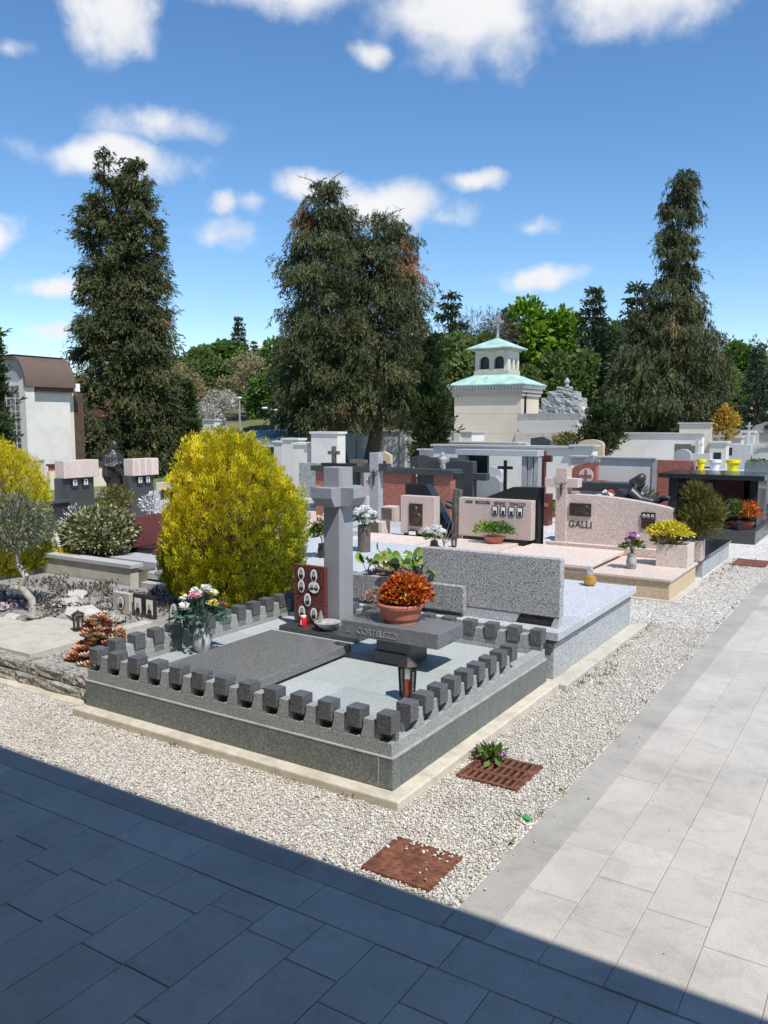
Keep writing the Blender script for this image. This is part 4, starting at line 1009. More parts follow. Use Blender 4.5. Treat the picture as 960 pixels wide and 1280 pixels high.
    vase_flowers('small stone vase of lilac flowers standing on the pink tomb slab', (-2.18, 7.9, .202), .15, .05, 'stone_monument', VPROF, ['petal_violet','petal_pink','petal_violet','petal_white','petal_violet','petal_pink','petal_violet','petal_violet','petal_pink'], 'leaf_green', .08, .035, 15, .19, 120)
    # slab of the next two pink tombs
    t = thing('pink_tomb', 'pink granite tomb with a wide headstone bearing four small portraits', 'tomb', (-4.0, 8.1, 0))
    bx('base', 'granite_pink', t, -4.62, -3.58, 7.42, 8.9, -.03, .19, .004); bx('slab', 'granite_pink_pale', t, -4.64, -3.56, 7.38, 8.56, .19, .225, .003)
    bx('raised_slab', 'granite_pink_pale', t, -4.38, -3.62, 7.75, 8.5, .225, .262, .003)
    bx('headstone_foot', 'granite_charcoal', t, -4.36, -3.56, 8.62, 8.74, .19, .29, .003)
    bx('headstone', 'granite_pink', t, -4.425, -3.51, 8.6, 8.72, .286, .738, .004)
    for wx, word in ((-4.345,'ANNI'),(-4.21,'BROGGINI'),(-3.97,'RIPAMO'),(-3.78,'TOMAZZO')): text_mesh('name_lettering', word, 'letter_dark', t, (wx, 8.5995, .675), (R(90),0,0), .054, .003, .74)
    for k in range(4):
        x = -3.955+.103*k; f = bx('photo_frame', 'black_metal', t, x-.034, x+.034, 8.59, 8.6, .558, .662, .002); bx('photograph', 'ceramic', f, x-.026, x+.026, 8.588, 8.59, .568, .652, 0); bx('portrait', 'photo_dark', f, x-.018, x+.018, 8.587, 8.588, .57, .61, 0)
    bowl_plant('green plant in a terracotta dish before the four portraits', (-3.86, 8.38, .262), .13, None, ['leaf_lime','leaf_green'], (.16,.12,.13), 420, 71, .045, bowl='terracotta')
    lantern('small dark lantern on the slab below the four portraits', (-4.1, 7.86, .262), .06, .12, 'bronze_dark', False)
    t = thing('black_slab', 'tall black granite slab behind the four portraits headstone', 'slab', (-3.7, 8.85, 0)); MB().prism([(-3.56,-.03),(-3.47,-.03),(-3.47,.885),(-3.81,.875),(-4.15,.74),(-4.15,.2),(-3.56,.2)][::1], 8.76, 8.88, 'y').build('slab', 'granite_black', t, .003)
    t = thing('black_cross', 'slim black metal cross above the four portraits headstone', 'cross', (-3.93, 8.82, .74)); bx('post', 'black_metal', t, -3.95, -3.915, 8.8, 8.83, .74, 1.18, .003); bx('arm', 'black_metal', t, -4.03, -3.84, 8.803, 8.827, 1.075, 1.11, .003)
    t = thing('pink_tomb', 'pink granite tomb whose small headstone carries a bronze portrait relief', 'tomb', (-5.05, 8.1, 0))
    bx('base', 'granite_pink', t, -5.62, -4.68, 7.42, 8.9, -.03, .19, .004); bx('slab', 'granite_pink_pale', t, -5.64, -4.66, 7.38, 8.56, .19, .235, .003)
    bx('headstone_foot', 'granite_black', t, -5.2, -4.78, 8.62, 8.72, .19, .27, 0)
    hs = bx('headstone', 'granite_pink', t, -5.235, -4.757, 8.6, 8.74, .26, .722, .004)
    bx('relief_plaque', 'bronze', t, -5.106, -4.92, 8.585, 8.6, .355, .632, .003)
    rl = MB().ell((-5.02,8.585,.55), (.05,.03,.06), 12, 8); rl.ell((-5.0,8.585,.46), (.07,.022,.07), 12, 8); rl.ell((-5.03,8.585,.40), (.05,.02,.04), 12, 8); remesh(rl.build('portrait_relief', 'bronze', t, 0, True), .01)
    bx('small_frame', 'bronze', t, -5.106, -4.98, 8.56, 8.6, .235, .305, .002); bx('small_photograph', 'ceramic', t, -5.09, -4.995, 8.558, 8.56, .25, .292, 0)
    t = thing('black_block', 'polished black granite block with a slanted side behind the relief headstone', 'block', (-5.2, 9.08, 0)); MB().prism([(-5.41,-.03),(-4.75,-.03),(-4.80,.35),(-4.99,.67),(-5.1,.835),(-5.41,.835)], 9.0, 9.16, 'y').build('block', 'granite_black', t, .003)
    vase_flowers('white chrysanthemums in a dark vase on the pink slab', (-4.27, 7.72, .225), .11, .05, 'bronze_dark', VPROF, ['petal_white']*11, 'leaf_green', .1, .05, 16, .13, 160)
    t = thing('dark_cross', 'squat charcoal granite cross behind the four portraits headstone', 'cross', (-4.6, 9.25, 0))
    bx('post', 'granite_charcoal', t, -4.68, -4.545, 9.2, 9.32, -.03, 1.135, .004); bx('arm', 'granite_charcoal', t, -4.83, -4.365, 9.205, 9.315, .90, .985, .004)
    t = thing('rough_cross', 'rough brown stone cross right of the relief headstone', 'cross', (-4.62, 8.95, 0)); rg = random.Random(5)
    rough_block(MB(), -4.70, -4.60, 8.95, 9.03, -.03, .80, rg, .01, 6).build('post', 'stone_brown', t); rough_block(MB(), -4.80, -4.5, 8.955, 9.025, .55, .66, rg, .01, 5).build('arm', 'stone_brown', t)
plain('stone_brown', (.13,.11,.095), .8, 0, .3, 20, bump=.6)
pink_tombs()

def hooded():
    t = thing('hooded_statue', 'dark bronze hooded figure bowed over the back of the pink headstone', 'statue', (-2.45, 9.15, .2))
    m = MB(); L = lambda x, z, y=9.15: (x, y, z)
    # cloak: one sloping mass from the hips up over the bent back to the hood
    m.tube([L(-2.58,.28),L(-2.585,.55),L(-2.59,.70),L(-2.555,.83),L(-2.51,.93),L(-2.47,.99)], [.24,.235,.2,.145,.09,.055], 18)
    m.ell(L(-2.465,.985), (.058,.075,.085), 14, 10, Matrix.Rotation(R(42), 3, 'Y')); m.ell(L(-2.43,.945), (.032,.05,.05), 10, 8)
    for y in (9.04, 9.25): m.tube([L(-2.54,.85,y),L(-2.42,.77,y-.02),L(-2.30,.75,9.09),L(-2.20,.785,9.10)], [.085,.06,.046,.036], 12)
    m.ell(L(-2.175,.80,9.10), (.06,.06,.034), 10, 8)
    for k in range(4): m.tube([L(-2.2,.805,9.06+.024*k),L(-2.15,.82,9.06+.024*k),L(-2.115,.80,9.06+.024*k)], [.013,.013,.01], 6)
    for k in range(4): m.tube([L(-2.72+.08*k,.3,8.93),L(-2.70+.06*k,.6,8.95),L(-2.60+.02*k,.83,9.05)], [.03,.026,.015], 6)
    remesh(m.build('figure', 'bronze_dark', t, 0, True), .013, 4)
    b = thing('black_topped_tomb', 'pale tomb with a polished black top behind the pink headstone', 'tomb', (-2.4, 9.5, 0))
    bx('base', 'granite_pale_wall', b, -3.4, -1.72, 8.92, 10.42, -.03, .185, .004); bx('top', 'granite_black', b, -3.42, -1.70, 8.90, 10.44, .185, .215, .003); bx('plinth', 'granite_charcoal', b, -2.95, -2.2, 9.0, 9.35, .215, .3, .004)
    lantern('small grey lantern on the polished black tomb top', (-1.83, 9.55, .215), .08, .13, 'bronze_dark', False)
hooded()

def second_pale():
    # pale tomb between the golden conifer and the pink tombs
    t = thing('granite_tomb', 'pale granite tomb with vases behind the tall grey cross', 'tomb', (-4.6, 6.4, 0))
    bx('wall', 'granite_salt', t, -5.5, -3.84, 5.62, 7.1, -.03, .30, .004); bx('cover_slab', 'granite_pale', t, -5.53, -3.81, 5.59, 7.13, .32, .37, .004); bx('painted_gap_shade', 'granite_black', t, -5.48, -3.86, 5.64, 7.08, .30, .32, 0)  # black box under the cover slab is painted shadow too
    bx('step', 'granite_pale', t, -5.3, -4.0, 5.45, 5.62, -.03, .22, .004)
    vase_flowers('dark vase of cream roses with blue green leaves on the pale tomb', (-4.50, 6.0, .37), .13, .045, 'bronze_dark', VPROF, ['petal_cream','petal_yellow','petal_pink','petal_cream'], 'leaf_green', .11, .035, 18, .26, 330)
    vase_flowers('tall stone vase of white flowers right of the grey cross', (-4.37, 6.5, .37), .26, .062, 'bronze_block', [(1,0),(1,.1),(1,.9),(1,1)], ['petal_white']*12, 'leaf_blue', .11, .045, 19, .14, 120)
    # red granite wall tomb with a dark lintel
    t = thing('red_wall_tomb', 'red granite panels under a long dark lintel behind the grey cross', 'tomb', (-7.1, 11, 0))
    bx('lintel', 'granite_charcoal', t, -8.45, -5.75, 10.95, 11.3, .82, .905, .004)
    for a, b in ((-8.38,-8.0),(-7.06,-6.5),(-6.1,-5.8)): bx('panel', 'granite_red', t, a, b, 11.0, 11.15, -.03, .82, .004)
    for a, b in ((-7.95,-7.6),(-6.45,-6.15)): bx('dark_panel', 'granite_charcoal', t, a, b, 11.1, 11.2, -.03, .82, .004)
    bx('base', 'granite_pale', t, -8.5, -5.7, 10.2, 11.4, -.03, .06, .004)
    t = thing('small_cross', 'small dark cross standing on the long lintel', 'cross', (-8.1, 11.2, .9)); bx('foot', 'granite_black', t, -8.3, -7.7, 11.05, 11.25, .905, .95, .003); bx('post', 'stone_brown', t, -8.14, -8.08, 11.13, 11.19, .95, 1.23, .003); bx('arm', 'stone_brown', t, -8.22, -8.0, 11.132, 11.188, 1.09, 1.15, .003)
    t = thing('stone_cross', 'tall pale grey stone cross with crucifix left of the red panel', 'cross', (-6.28, 9.65, 0))
    bx('foot', 'granite_pale', t, -6.6, -5.6, 9.3, 9.95, -.03, .12, .004); bx('post', 'granite_pale_wall', t, -6.36, -6.21, 9.6, 9.72, .12, 1.2, .004); bx('arm', 'granite_charcoal', t, -6.46, -6.06, 9.605, 9.715, .945, 1.05, .004)
    crucifix_fig('crucifix_figure', t, (-6.285, 9.585, .85), .12)
    for (x, y, z0, z1, lab) in ((-5.64, 8.95, .34, .53, 'upper dark photo block on the pale step left of the relief headstone'), (-5.78, 8.85, .12, .34, 'lower dark photo block beneath another on the pale step')):
        t = thing('memorial_block', lab, 'block', (x, y, z0)); bx('block', 'granite_pink_pale', t, x-.1, x+.11, y, y+.2, z0 if z0 > .2 else -.03, z1, .004); bx('face', 'bronze_block', t, x-.1, x+.06, y-.012, y, z0+.02, z1-.02, .003)
plain('bronze_block', (.13,.105,.09), .6, .2, .3, 40)
second_pale()

def mid_right():
    # grey portal
    t = thing('grey_portal', 'grey granite portal of posts and a long beam behind the black cross', 'portal', (-6, 13, 0))
    bx('beam', 'granite_pale', t, -6.75, -5.2, 12.95, 13.25, 1.055, 1.155, .004); bx('post', 'granite_pale_wall', t, -6.72, -6.56, 13.0, 13.2, -.03, 1.055, .004); bx('inner_wall', 'granite_black', t, -6.56, -6.2, 13.12, 13.2, -.03, 1.055, .004)
    for k in range(3): bx('post', 'granite_salt', t, -5.5+.1*k, -5.415+.1*k, 13.0+.02*k, 13.2, -.03, 1.055, .004)
    bx('base', 'granite_charcoal', t, -6.9, -5.1, 12.5, 13.3, -.03, .3, .004)
    t = thing('grey_headstone', 'blue grey slanted headstone inside the grey portal', 'headstone', (-6.0, 12.7, .3)); MB().prism([(-6.3,.3),(-5.75,.3),(-5.75,.62),(-5.85,.72),(-6.3,.72)], 12.7, 12.85, 'y').build('stone', 'granite_wall', t, .004)
    # white wall with red cross monument
    t = thing('white_panel_wall', 'bright white plastered garden wall behind the red cross monument', 'wall', (-4.3, 14.6, 0)); bx('wall', 'white_plaster', t, -5.2, -3.72, 14.6, 14.75, -.03, .985, .006); bx('coping', 'concrete_grey', t, -5.25, -3.66, 14.56, 14.8, .985, 1.02, .004); bx('end_pillar', 'concrete_grey', t, -3.72, -3.62, 14.58, 14.77, -.03, .985, .004)
    t = thing('red_cross_monument', 'stepped red granite monument with a round cross emblem', 'monument', (-4.7, 14.2, 0))
    MB().prism([(-5.06,.3),(-4.3,.3),(-4.3,.58),(-4.38,.58),(-4.38,.62),(-4.56,.62),(-4.56,.92),(-4.78,.92),(-4.78,.9),(-4.95,.86),(-5.04,.74)], 14.1, 14.25, 'y').build('slab', 'granite_red', t, .004)
    MB().prism([(-4.735+.13*math.cos(a*.3927), .69+.13*math.sin(a*.3927)) for a in range(16)], 14.08, 14.1, 'y').build('disc', 'granite_pink_pale', t)
    bx('emblem', 'granite_red', t, -4.755, -4.715, 14.07, 14.08, .58, .8, .002); bx('emblem', 'granite_red', t, -4.845, -4.625, 14.068, 14.079, .67, .71, .002)
    bx('cross_post', 'stone_monument', t, -4.70, -4.62, 14.12, 14.2, .92, 1.05, .003); bx('cross_arm', 'stone_monument', t, -4.78, -4.52, 14.122, 14.198, .93, .99, .003)
    MB().prism([(-5.0,.3),(-3.95,.3),(-3.98,.5),(-4.05,.56),(-4.15,.52),(-4.4,.44),(-5.0,.4)], 13.95, 14.07, 'y').build('wing', 'granite_pink', t, .004)
    bx('base', 'granite_charcoal', t, -5.1, -3.7, 13.4, 14.4, -.03, .3, .004)
    t = thing('spreading_juniper', 'low brownish juniper spreading before the white panel wall', 'shrub', (-3.75, 13.0, 0)); leaf_cluster('foliage', 'leaf_juniper', t, (-3.8,13.0,.42), (.5,.4,.2), 1700, .11, .02, .3, 81, .1, full=True); MB().tube([(-3.8,13,-.03),(-3.8,13,.42)], .03, 6).build('stem', 'bark', t)
    t = thing('dark_tomb', 'dark slab tomb left of the hooded statue', 'tomb', (-3.4, 10.3, 0)); bx('slab', 'granite_charcoal', t, -3.75, -2.95, 10.6, 10.9, .72, .83, .004); bx('body', 'granite_salt', t, -3.65, -3.05, 10.62, 10.88, -.03, .72, .004)
    t = thing('pink_cross', 'brown granite cross in front of the white cemetery wall', 'cross', (-5.55, 14.0, 0)); bx('post', 'granite_wine', t, -5.6, -5.48, 14.0, 14.1, -.03, 1.12, .004); bx('arm', 'granite_wine', t, -5.72, -5.36, 14.005, 14.095, .92, 1.04, .004)
    t = thing('arched_headstone', 'small pale pink arched headstone beside the brown cross', 'headstone', (-5.2, 14.1, 0)); MB().prism([(-5.35,-.03),(-4.98,-.03)]+[(-5.165+.185*math.cos(a*.3142), .68+.16*math.sin(a*.3142)) for a in range(11)], 14.35, 14.43, 'y').build('stone', 'granite_pink_pale', t, .004)
    bowl_plant('round lime green shrub in a red box before the brown cross', (-4.95, 12.6, .0), .2, None, ['leaf_lime'], (.28,.22,.2), 700, 83, .06)
    bx2 = thing('red_planter', 'dark red granite block under the lime green shrub', 'block', (-4.95, 12.5, 0)); bx('block', 'granite_wine', bx2, -5.25, -4.7, 12.2, 12.4, -.03, .5, .004); bx('band', 'granite_red', bx2, -5.25, -4.7, 12.185, 12.2, .3, .36, .002)
    # black canopy tomb at the path
    t = thing('canopy_tomb', 'black granite tomb with a flat canopy roof beside the path', 'tomb', (-2.3, 12.3, 0))
    bx('step', 'granite_charcoal', t, -3.1, -1.62, 11.75, 13.4, -.03, .165, .004)
    bx('canopy', 'granite_black', t, -3.0, -1.585, 12.1, 13.2, .83, .895, .004); bx('back_wall', 'granite_black', t, -2.9, -1.68, 13.0, 13.1, .165, .83, .004)
    bx('side_wall', 'granite_black', t, -2.87, -2.75, 12.2, 13.0, .165, .83, .004); bx('side_wall', 'granite_black', t, -1.78, -1.68, 12.25, 13.0, .165, .83, .004)
    bx('panel', 'granite_wine', t, -2.35, -1.95, 12.85, 12.99, .2, .8, .004)
    for x in (-2.62, -2.45): bx('photo_frame', 'grey_metal', t, x-.05, x+.05, 12.97, 13.0, .55, .72, .002); photo_oval(t, x, 12.97, .635, .035, .055)
    for k in range(3): photo_oval(t, -2.25+.1*k, 12.85, .38, .035, .05)
    bowl_plant('wide terracotta bowl with green and orange plants on the black step', (-1.83, 12.02, .165), .17, None, ['leaf_green','leaf_autumn'], (.17,.14,.24), 600, 91, .05)
    lantern('small dark lantern on the black step near the path', (-1.84, 11.86, .165), .09, .14, 'bronze_dark', False)
    # red block and pots behind
    t = thing('red_block', 'plain red granite block behind the black canopy tomb', 'headstone', (-3.2, 14.1, 0)); bx('block', 'granite_red', t, -3.49, -2.91, 14.0, 14.2, -.03, 1.0, .004); bx('foot', 'granite_wine', t, -3.55, -2.85, 13.9, 14.3, -.03, .12, .004)
    t = thing('bench_tomb', 'grey tomb top carrying coloured pots behind the canopy', 'tomb', (-2.1, 14.1, 0)); bx('body', 'granite_salt', t, -2.88, -1.7, 13.8, 14.6, -.03, .80, .004); bx('top', 'granite_pale', t, -2.9, -1.68, 13.78, 14.62, .80, .85, .004)
    for x, w, mat, lab in ((-2.79,.09,'plastic_yellow','left small yellow flower pot behind the canopy tomb'),(-2.58,.12,'plastic_white','white flower pot between the two yellow pots'),(-2.31,.135,'plastic_yellow','right larger yellow flower pot behind the canopy tomb')):
        t = thing('flower_pot', lab, 'flower pot', (x, 14.0, .85)); MB().lathe([(w*.55,0),(w*.7,.13),(w*.85,.135),(w*.85,.18),(w*.75,.18),(.001,.15)], (x,14.0,.85), 16).build('pot', mat, t, 0, True)
        MB().lathe([(w*.72,.15),(.001,.165)], (x,14,.85), 12).build('soil', 'soil', t)
    t = thing('zinc_planter', 'long grey zinc planter beside the yellow pots', 'planter', (-1.95, 14.0, .85)); bx('box', 'zinc_grey', t, -2.12, -1.78, 13.9, 14.1, .85, 1.0, .003); bx('plants', 'soil', t, -2.1, -1.8, 13.92, 14.08, .9, 1.005, 0); leaf_cluster('greenery', 'leaf_green', t, (-1.95,14,1.0), (.15,.08,.06), 160, .04, .02, .5, 92)
    t = thing('photo_stone', 'small white stone with two photos right of the zinc planter', 'stone', (-1.7, 14.0, .85)); bx('stone', 'marble_white', t, -1.775, -1.69, 13.9, 14.0, .85, 1.02, .003); photo_oval(t, -1.755, 13.9, .95, .014, .022); photo_oval(t, -1.712, 13.9, .95, .014, .022)
    # white family monument
    t = thing('white_monument', 'white stone family monument with an arched centre by the right edge', 'monument', (-2.1, 17.5, 0))
    bx('base', 'marble_white', t, -3.0, -1.5, 17.0, 18.0, -.03, .5, .004)
    MB().prism([(-2.5,.5),(-1.95,.5)]+[(-2.225+.275*math.cos(a*.2618), 1.05+.12*math.sin(a*.2618)) for a in range(13)], 17.4, 17.6, 'y').build('centre', 'marble_white', t, .004)
    MB().prism([(-2.225+.29*math.cos(a*.2618), 1.06+.13*math.sin(a*.2618)) for a in range(13)]+[(-2.225+.25*math.cos(a*.2618), 1.03+.12*math.sin(a*.2618)) for a in range(12,-1,-1)], 17.37, 17.4, 'y').build('arch_band', 'concrete_grey', t)
    for x in (-2.72, -1.78): bx('side_stone', 'marble_white', t, x-.17, x+.17, 17.38, 17.58, .5, 1.2, .004)
    for x in (-2.42, -2.03): bx('photo', 'photo_grey', t, x-.06, x+.06, 17.38, 17.4, .75, .9, .002)
    rgm = random.Random(17)
    for k in range(4): vase_flowers(['bunch of pink flowers at the left foot of the white monument','red flowers before the white monument centre','pale flowers before the white monument','red and white flowers at the right foot of the white monument'][k], (-2.85+.38*k, 16.9, .0), .5, .06, 'granite_charcoal', VPROF, ['petal_pink','petal_red','petal_white'] if k % 2 else ['petal_pink','petal_white','petal_orange'], 'leaf_green', .1, .05, 100+k, .2, 70)
    vase_flowers('red flowers in a tall grey vase at the right edge', (-1.52, 13.6, 0), .62, .09, 'granite_wall', [(1,0),(1,.5),(1,1)], ['petal_red','petal_red','petal_pink','petal_red'], 'leaf_green', .1, .05, 120, .2, 90)
    # orange and white flower bunch behind the headstone
    vase_flowers('orange and white flowers in a low vase left of the hooded statue', (-2.85, 9.25, .3), .38, .05, 'bronze_dark', VPROF, ['petal_orange','petal_white','petal_white','petal_orange','petal_white'], 'leaf_blue', .11, .045, 121, .13, 90)
    # more graves in the middle distance
    def simple(name, lab, cat, x, y, w, h, mat, d=.12, top=None, base='granite_pale_wall', ln=.9):
        t = thing(name, lab, cat, (x, y, 0)); bx('headstone', mat, t, x-w/2, x+w/2, y, y+d, .15, h, .004); bx('base', base, t, x-w*.65, x+w*.65, y-ln, y+.25, -.03, .15, .004); bx('slab', base, t, x-w*.58, x+w*.58, y-ln+.05, y-.05, .15, .2, .004)
        if top == 'cross': bx('cross_post', mat, t, x-.035, x+.035, y+.03, y+.09, h, h+.32, .003); bx('cross_arm', mat, t, x-.12, x+.12, y+.032, y+.088, h+.17, h+.23, .003)
        return t
    simple('grey_grave', 'mottled grey headstone behind the golden conifer on its right', 'grave', -9.6, 12.4, .5, .86, 'stone_monument')
    simple('dark_grave', 'dark headstone behind the left end of the red wall tomb', 'grave', -8.9, 12.2, .5, .5, 'granite_black')
    simple('charcoal_grave', 'charcoal sloped headstone behind the red wall tomb lintel', 'grave', -6.6, 12.4, .7, .98, 'granite_charcoal')
    simple('small_dark_grave', 'dark headstone under the central conifer near the cypress', 'grave', -8.3, 15.4, 1.3, .88, 'granite_charcoal', .3)
    simple('white_grave', 'white marble headstone below the right conifer', 'grave', -3.9, 19, .6, .95, 'marble_white', top='cross')
    simple('marble_grave', 'white marble headstone with cross right of the right conifer trunk', 'grave', -3.3, 22, .7, 1.1, 'marble_white', top='cross')
    simple('pale_grave', 'pale low headstone below the right conifer trunks', 'grave', -4.6, 17.5, .8, .6, 'granite_pale')
    simple('black_grave', 'low black headstone behind the red block', 'grave', -3.5, 17.2, .7, .75, 'granite_black')
    simple('brown_grave', 'brown headstone half hidden behind the golden conifer', 'grave', -13.0, 13.6, .9, 1.15, 'wood_brown', .5)
    simple('flower_grave', 'pinkish grave with flowers right of the golden conifer', 'grave', -7.7, 9.6, .6, .3, 'granite_pink', base='granite_pink_pale')
    vase_flowers('white flower ball on a grave right of the golden conifer', (-7.6, 9.0, .2), .42, .06, 'bronze_dark', VPROF, ['petal_white']*9, 'leaf_green', .12, .06, 130, .14, 120)
    vase_flowers('red flowers below the white flower ball', (-7.35, 8.7, .2), .18, .06, 'bronze_dark', VPROF, ['petal_red','petal_orange','petal_red','petal_pink'], 'leaf_green', .13, .05, 131, .16, 150)
    t = thing('angel_figurine', 'small angel figurine on the dark block behind the black granite block', 'figurine', (-6.0, 11.1, .905)); m = MB(); m.lathe([(.05,0),(.045,.08),(.06,.16),(.03,.2)], (-6.0,11.1,.905), 10); m.ell((-6.0,11.1,1.13), (.035,.035,.045), 8, 6)
    for q in (-1,1): m.ell((-6.0+q*.06,11.14,1.06), (.04,.012,.07), 8, 6)
    remesh(m.build('figure', 'stone_monument', t, 0, True), .01, 1)
mid_right()
# ------------------------------------------------------------------ trees
def place(side, depth):
    """a point given as metres to the right and metres ahead of where the photographer stands"""
    return (side*.8434-depth*.5373, side*.5373+depth*.8434)
def hill(x, y):
    d = -x*.537+y*.843
    return -.06 if d < 52 else -.06+7.5*(1-math.exp(-max(0, d-52)/38.))
def conifer(label, loc, axes, n, per, mat='leaf_conifer', seed=1, droop=.9, cs=.28, ln=(.16,.34), wd=(.045,.08), zmin=.5, brown=None, name='conifer', trunks=None, cat='conifer', bare=0, bough=1.):
    """drooping conifer: axes = [(dx, dy, base radius profile [(z, r), ...])]; many hanging sprays at the branch ends"""
    t = thing(name, label, cat, loc); rng = np.random.default_rng(seed); L0 = np.array(loc)
    Ps, Ds, Ts, limbs = [], [], [], MB()
    for ai, (dx, dy, prof) in enumerate(axes):
        pz = np.array([p[0] for p in prof]); prr = np.array([p[1] for p in prof]); zt = pz[-1]
        area = np.cumsum(np.concatenate([[0], (prr[1:]+prr[:-1]+.15)*np.diff(pz)])); m = int(n*area[-1]/sum((np.sum((np.array([q[1] for q in a[2]])[1:]+np.array([q[1] for q in a[2]])[:-1]+.15)*np.diff([q[0] for q in a[2]]))) for a in axes))
        z = np.interp(rng.random(m)*area[-1], area, pz); th = rng.random(m)*2*np.pi
        rim = np.interp(z, pz, prr); k = .45+.6*rng.random(m)**.55; bulge = 1+.16*np.sin(3*th+z*1.7+seed)+.12*np.sin(7*th-z*3.1)
        r = rim*k*bulge
        C = np.column_stack([dx+r*np.cos(th), dy+r*np.sin(th), z])
        fam = 5; mb = m//fam; own = np.repeat(np.arange(mb), fam); m = mb*fam      # boughs: families of neighbouring sprays
        B = C[:mb][own]; th = th[:mb][own]; rim = rim[:mb][own]; r = r[:mb][own]
        out = np.column_stack([np.cos(th), np.sin(th), np.zeros(m)]); bw = (.20+.22*rim)[:, None]*bough
        C = B+rng.normal(size=(m,3))*bw*np.array([1,1,.42]); along = rng.random(m)[:, None]*bw*1.1; C += out*along*.8-np.array([0,0,1])*along*.35*max(droop, 0)
        size = cs*(.65+.7*rng.random(m))*(.6+.4*np.clip(rim/prr.max(), 0, 1))
        ct = (.15+.5*rng.random(mb))[own]+.07*rng.normal(size=m)
        if brown:
            for bxx, byy, bz, br in brown:
                dd = np.linalg.norm(C-np.array([bxx, byy, bz]), axis=1); ct = np.where((dd < br) & (rng.random(m) < .75), 1.35, ct)
        ns = 7; pe = per//ns                                  # strands of foliage hanging from each branch end
        so = rng.normal(size=(m, ns, 1, 3))*size[:, None, None, None]*np.array([.62,.62,.34])
        f = rng.random((m, ns, pe)); ll = size[:, None, None]*(.7+.8*rng.random((m, ns, 1)))*1.25
        dirs = out[:, None]*(.55 if droop > 0 else .25)+np.array([0,0,-droop])+rng.normal(size=(m, ns, 3))*.3
        dirs /= np.linalg.norm(dirs, axis=2, keepdims=True)
        P = C[:, None, None]+so+dirs[:, :, None]*(f*ll)[..., None]+rng.normal(size=(m, ns, pe, 3))*size[:, None, None, None]*.11
        D = dirs[:, :, None]+rng.normal(size=(m, ns, pe, 3))*.32
        T = ct[:, None, None]+rng.normal(size=(m, ns, 1))*.07+rng.normal(size=(m, ns, pe))*.07+.18*f-.05; T = np.where(ct[:, None, None] > 1, T, np.minimum(T, .86))
        Ps.append(P.reshape(-1,3)); Ds.append(D.reshape(-1,3)); Ts.append(T.ravel())
        for i in range(0, m, max(1, m//70)):
            zb = C[i,2]-.15-.25*r[i]*.3; limbs.tube([L0+[dx,dy,max(zb,.3)], L0+[dx,dy,0]+np.array([.55*r[i]*np.cos(th[i]), .55*r[i]*np.sin(th[i]), max(zb,.3)+.12]), L0+C[i]], [.035,.025,.01], 4)
        tz = trunks[ai] if trunks else .14
        MB().tube([L0+np.array([dx*.45,dy*.45,-.1]), L0+np.array([dx*.7,dy*.7,zt*.15]), L0+np.array([dx,dy,zt*.5]), L0+np.array([dx,dy,zt*.97])], [tz*1.25,tz,tz*.6,.02], 10).build('trunk', 'bark', t, 0, True)
        for b in range(bare):                                # dead twigs at the top
            a = rng.random()*6.28; z0 = zt*(.86+.12*rng.random()); l = .35+.6*rng.random()
            q = L0+np.array([dx,dy,z0]); e = q+np.array([l*np.cos(a), l*np.sin(a), .25*l+.1])
            limbs.tube([q, (q+e)/2+np.array([0,0,.08]), e], [.02,.014,.006], 4)
            for c in range(4):
                f = q+(e-q)*(.4+.15*c); limbs.tube([f, f+rng.normal(size=3)*.13+np.array([0,0,.06])], [.008,.004], 3)
    P = np.concatenate(Ps)+L0; D = np.concatenate(Ds); T = np.clip(np.concatenate(Ts), 0, 1); keep = P[:,2] > loc[2]+zmin
    P, D, T = P[keep], D[keep], T[keep]; q = len(P)
    V, F = leaves(P, D, rng.uniform(*ln, q), rng.uniform(*wd, q), rng, .1)
    npmesh('crown', V, F, mat, t, T); o = limbs.build('branches', 'bark', t); o['kind'] = 'stuff'
    return t
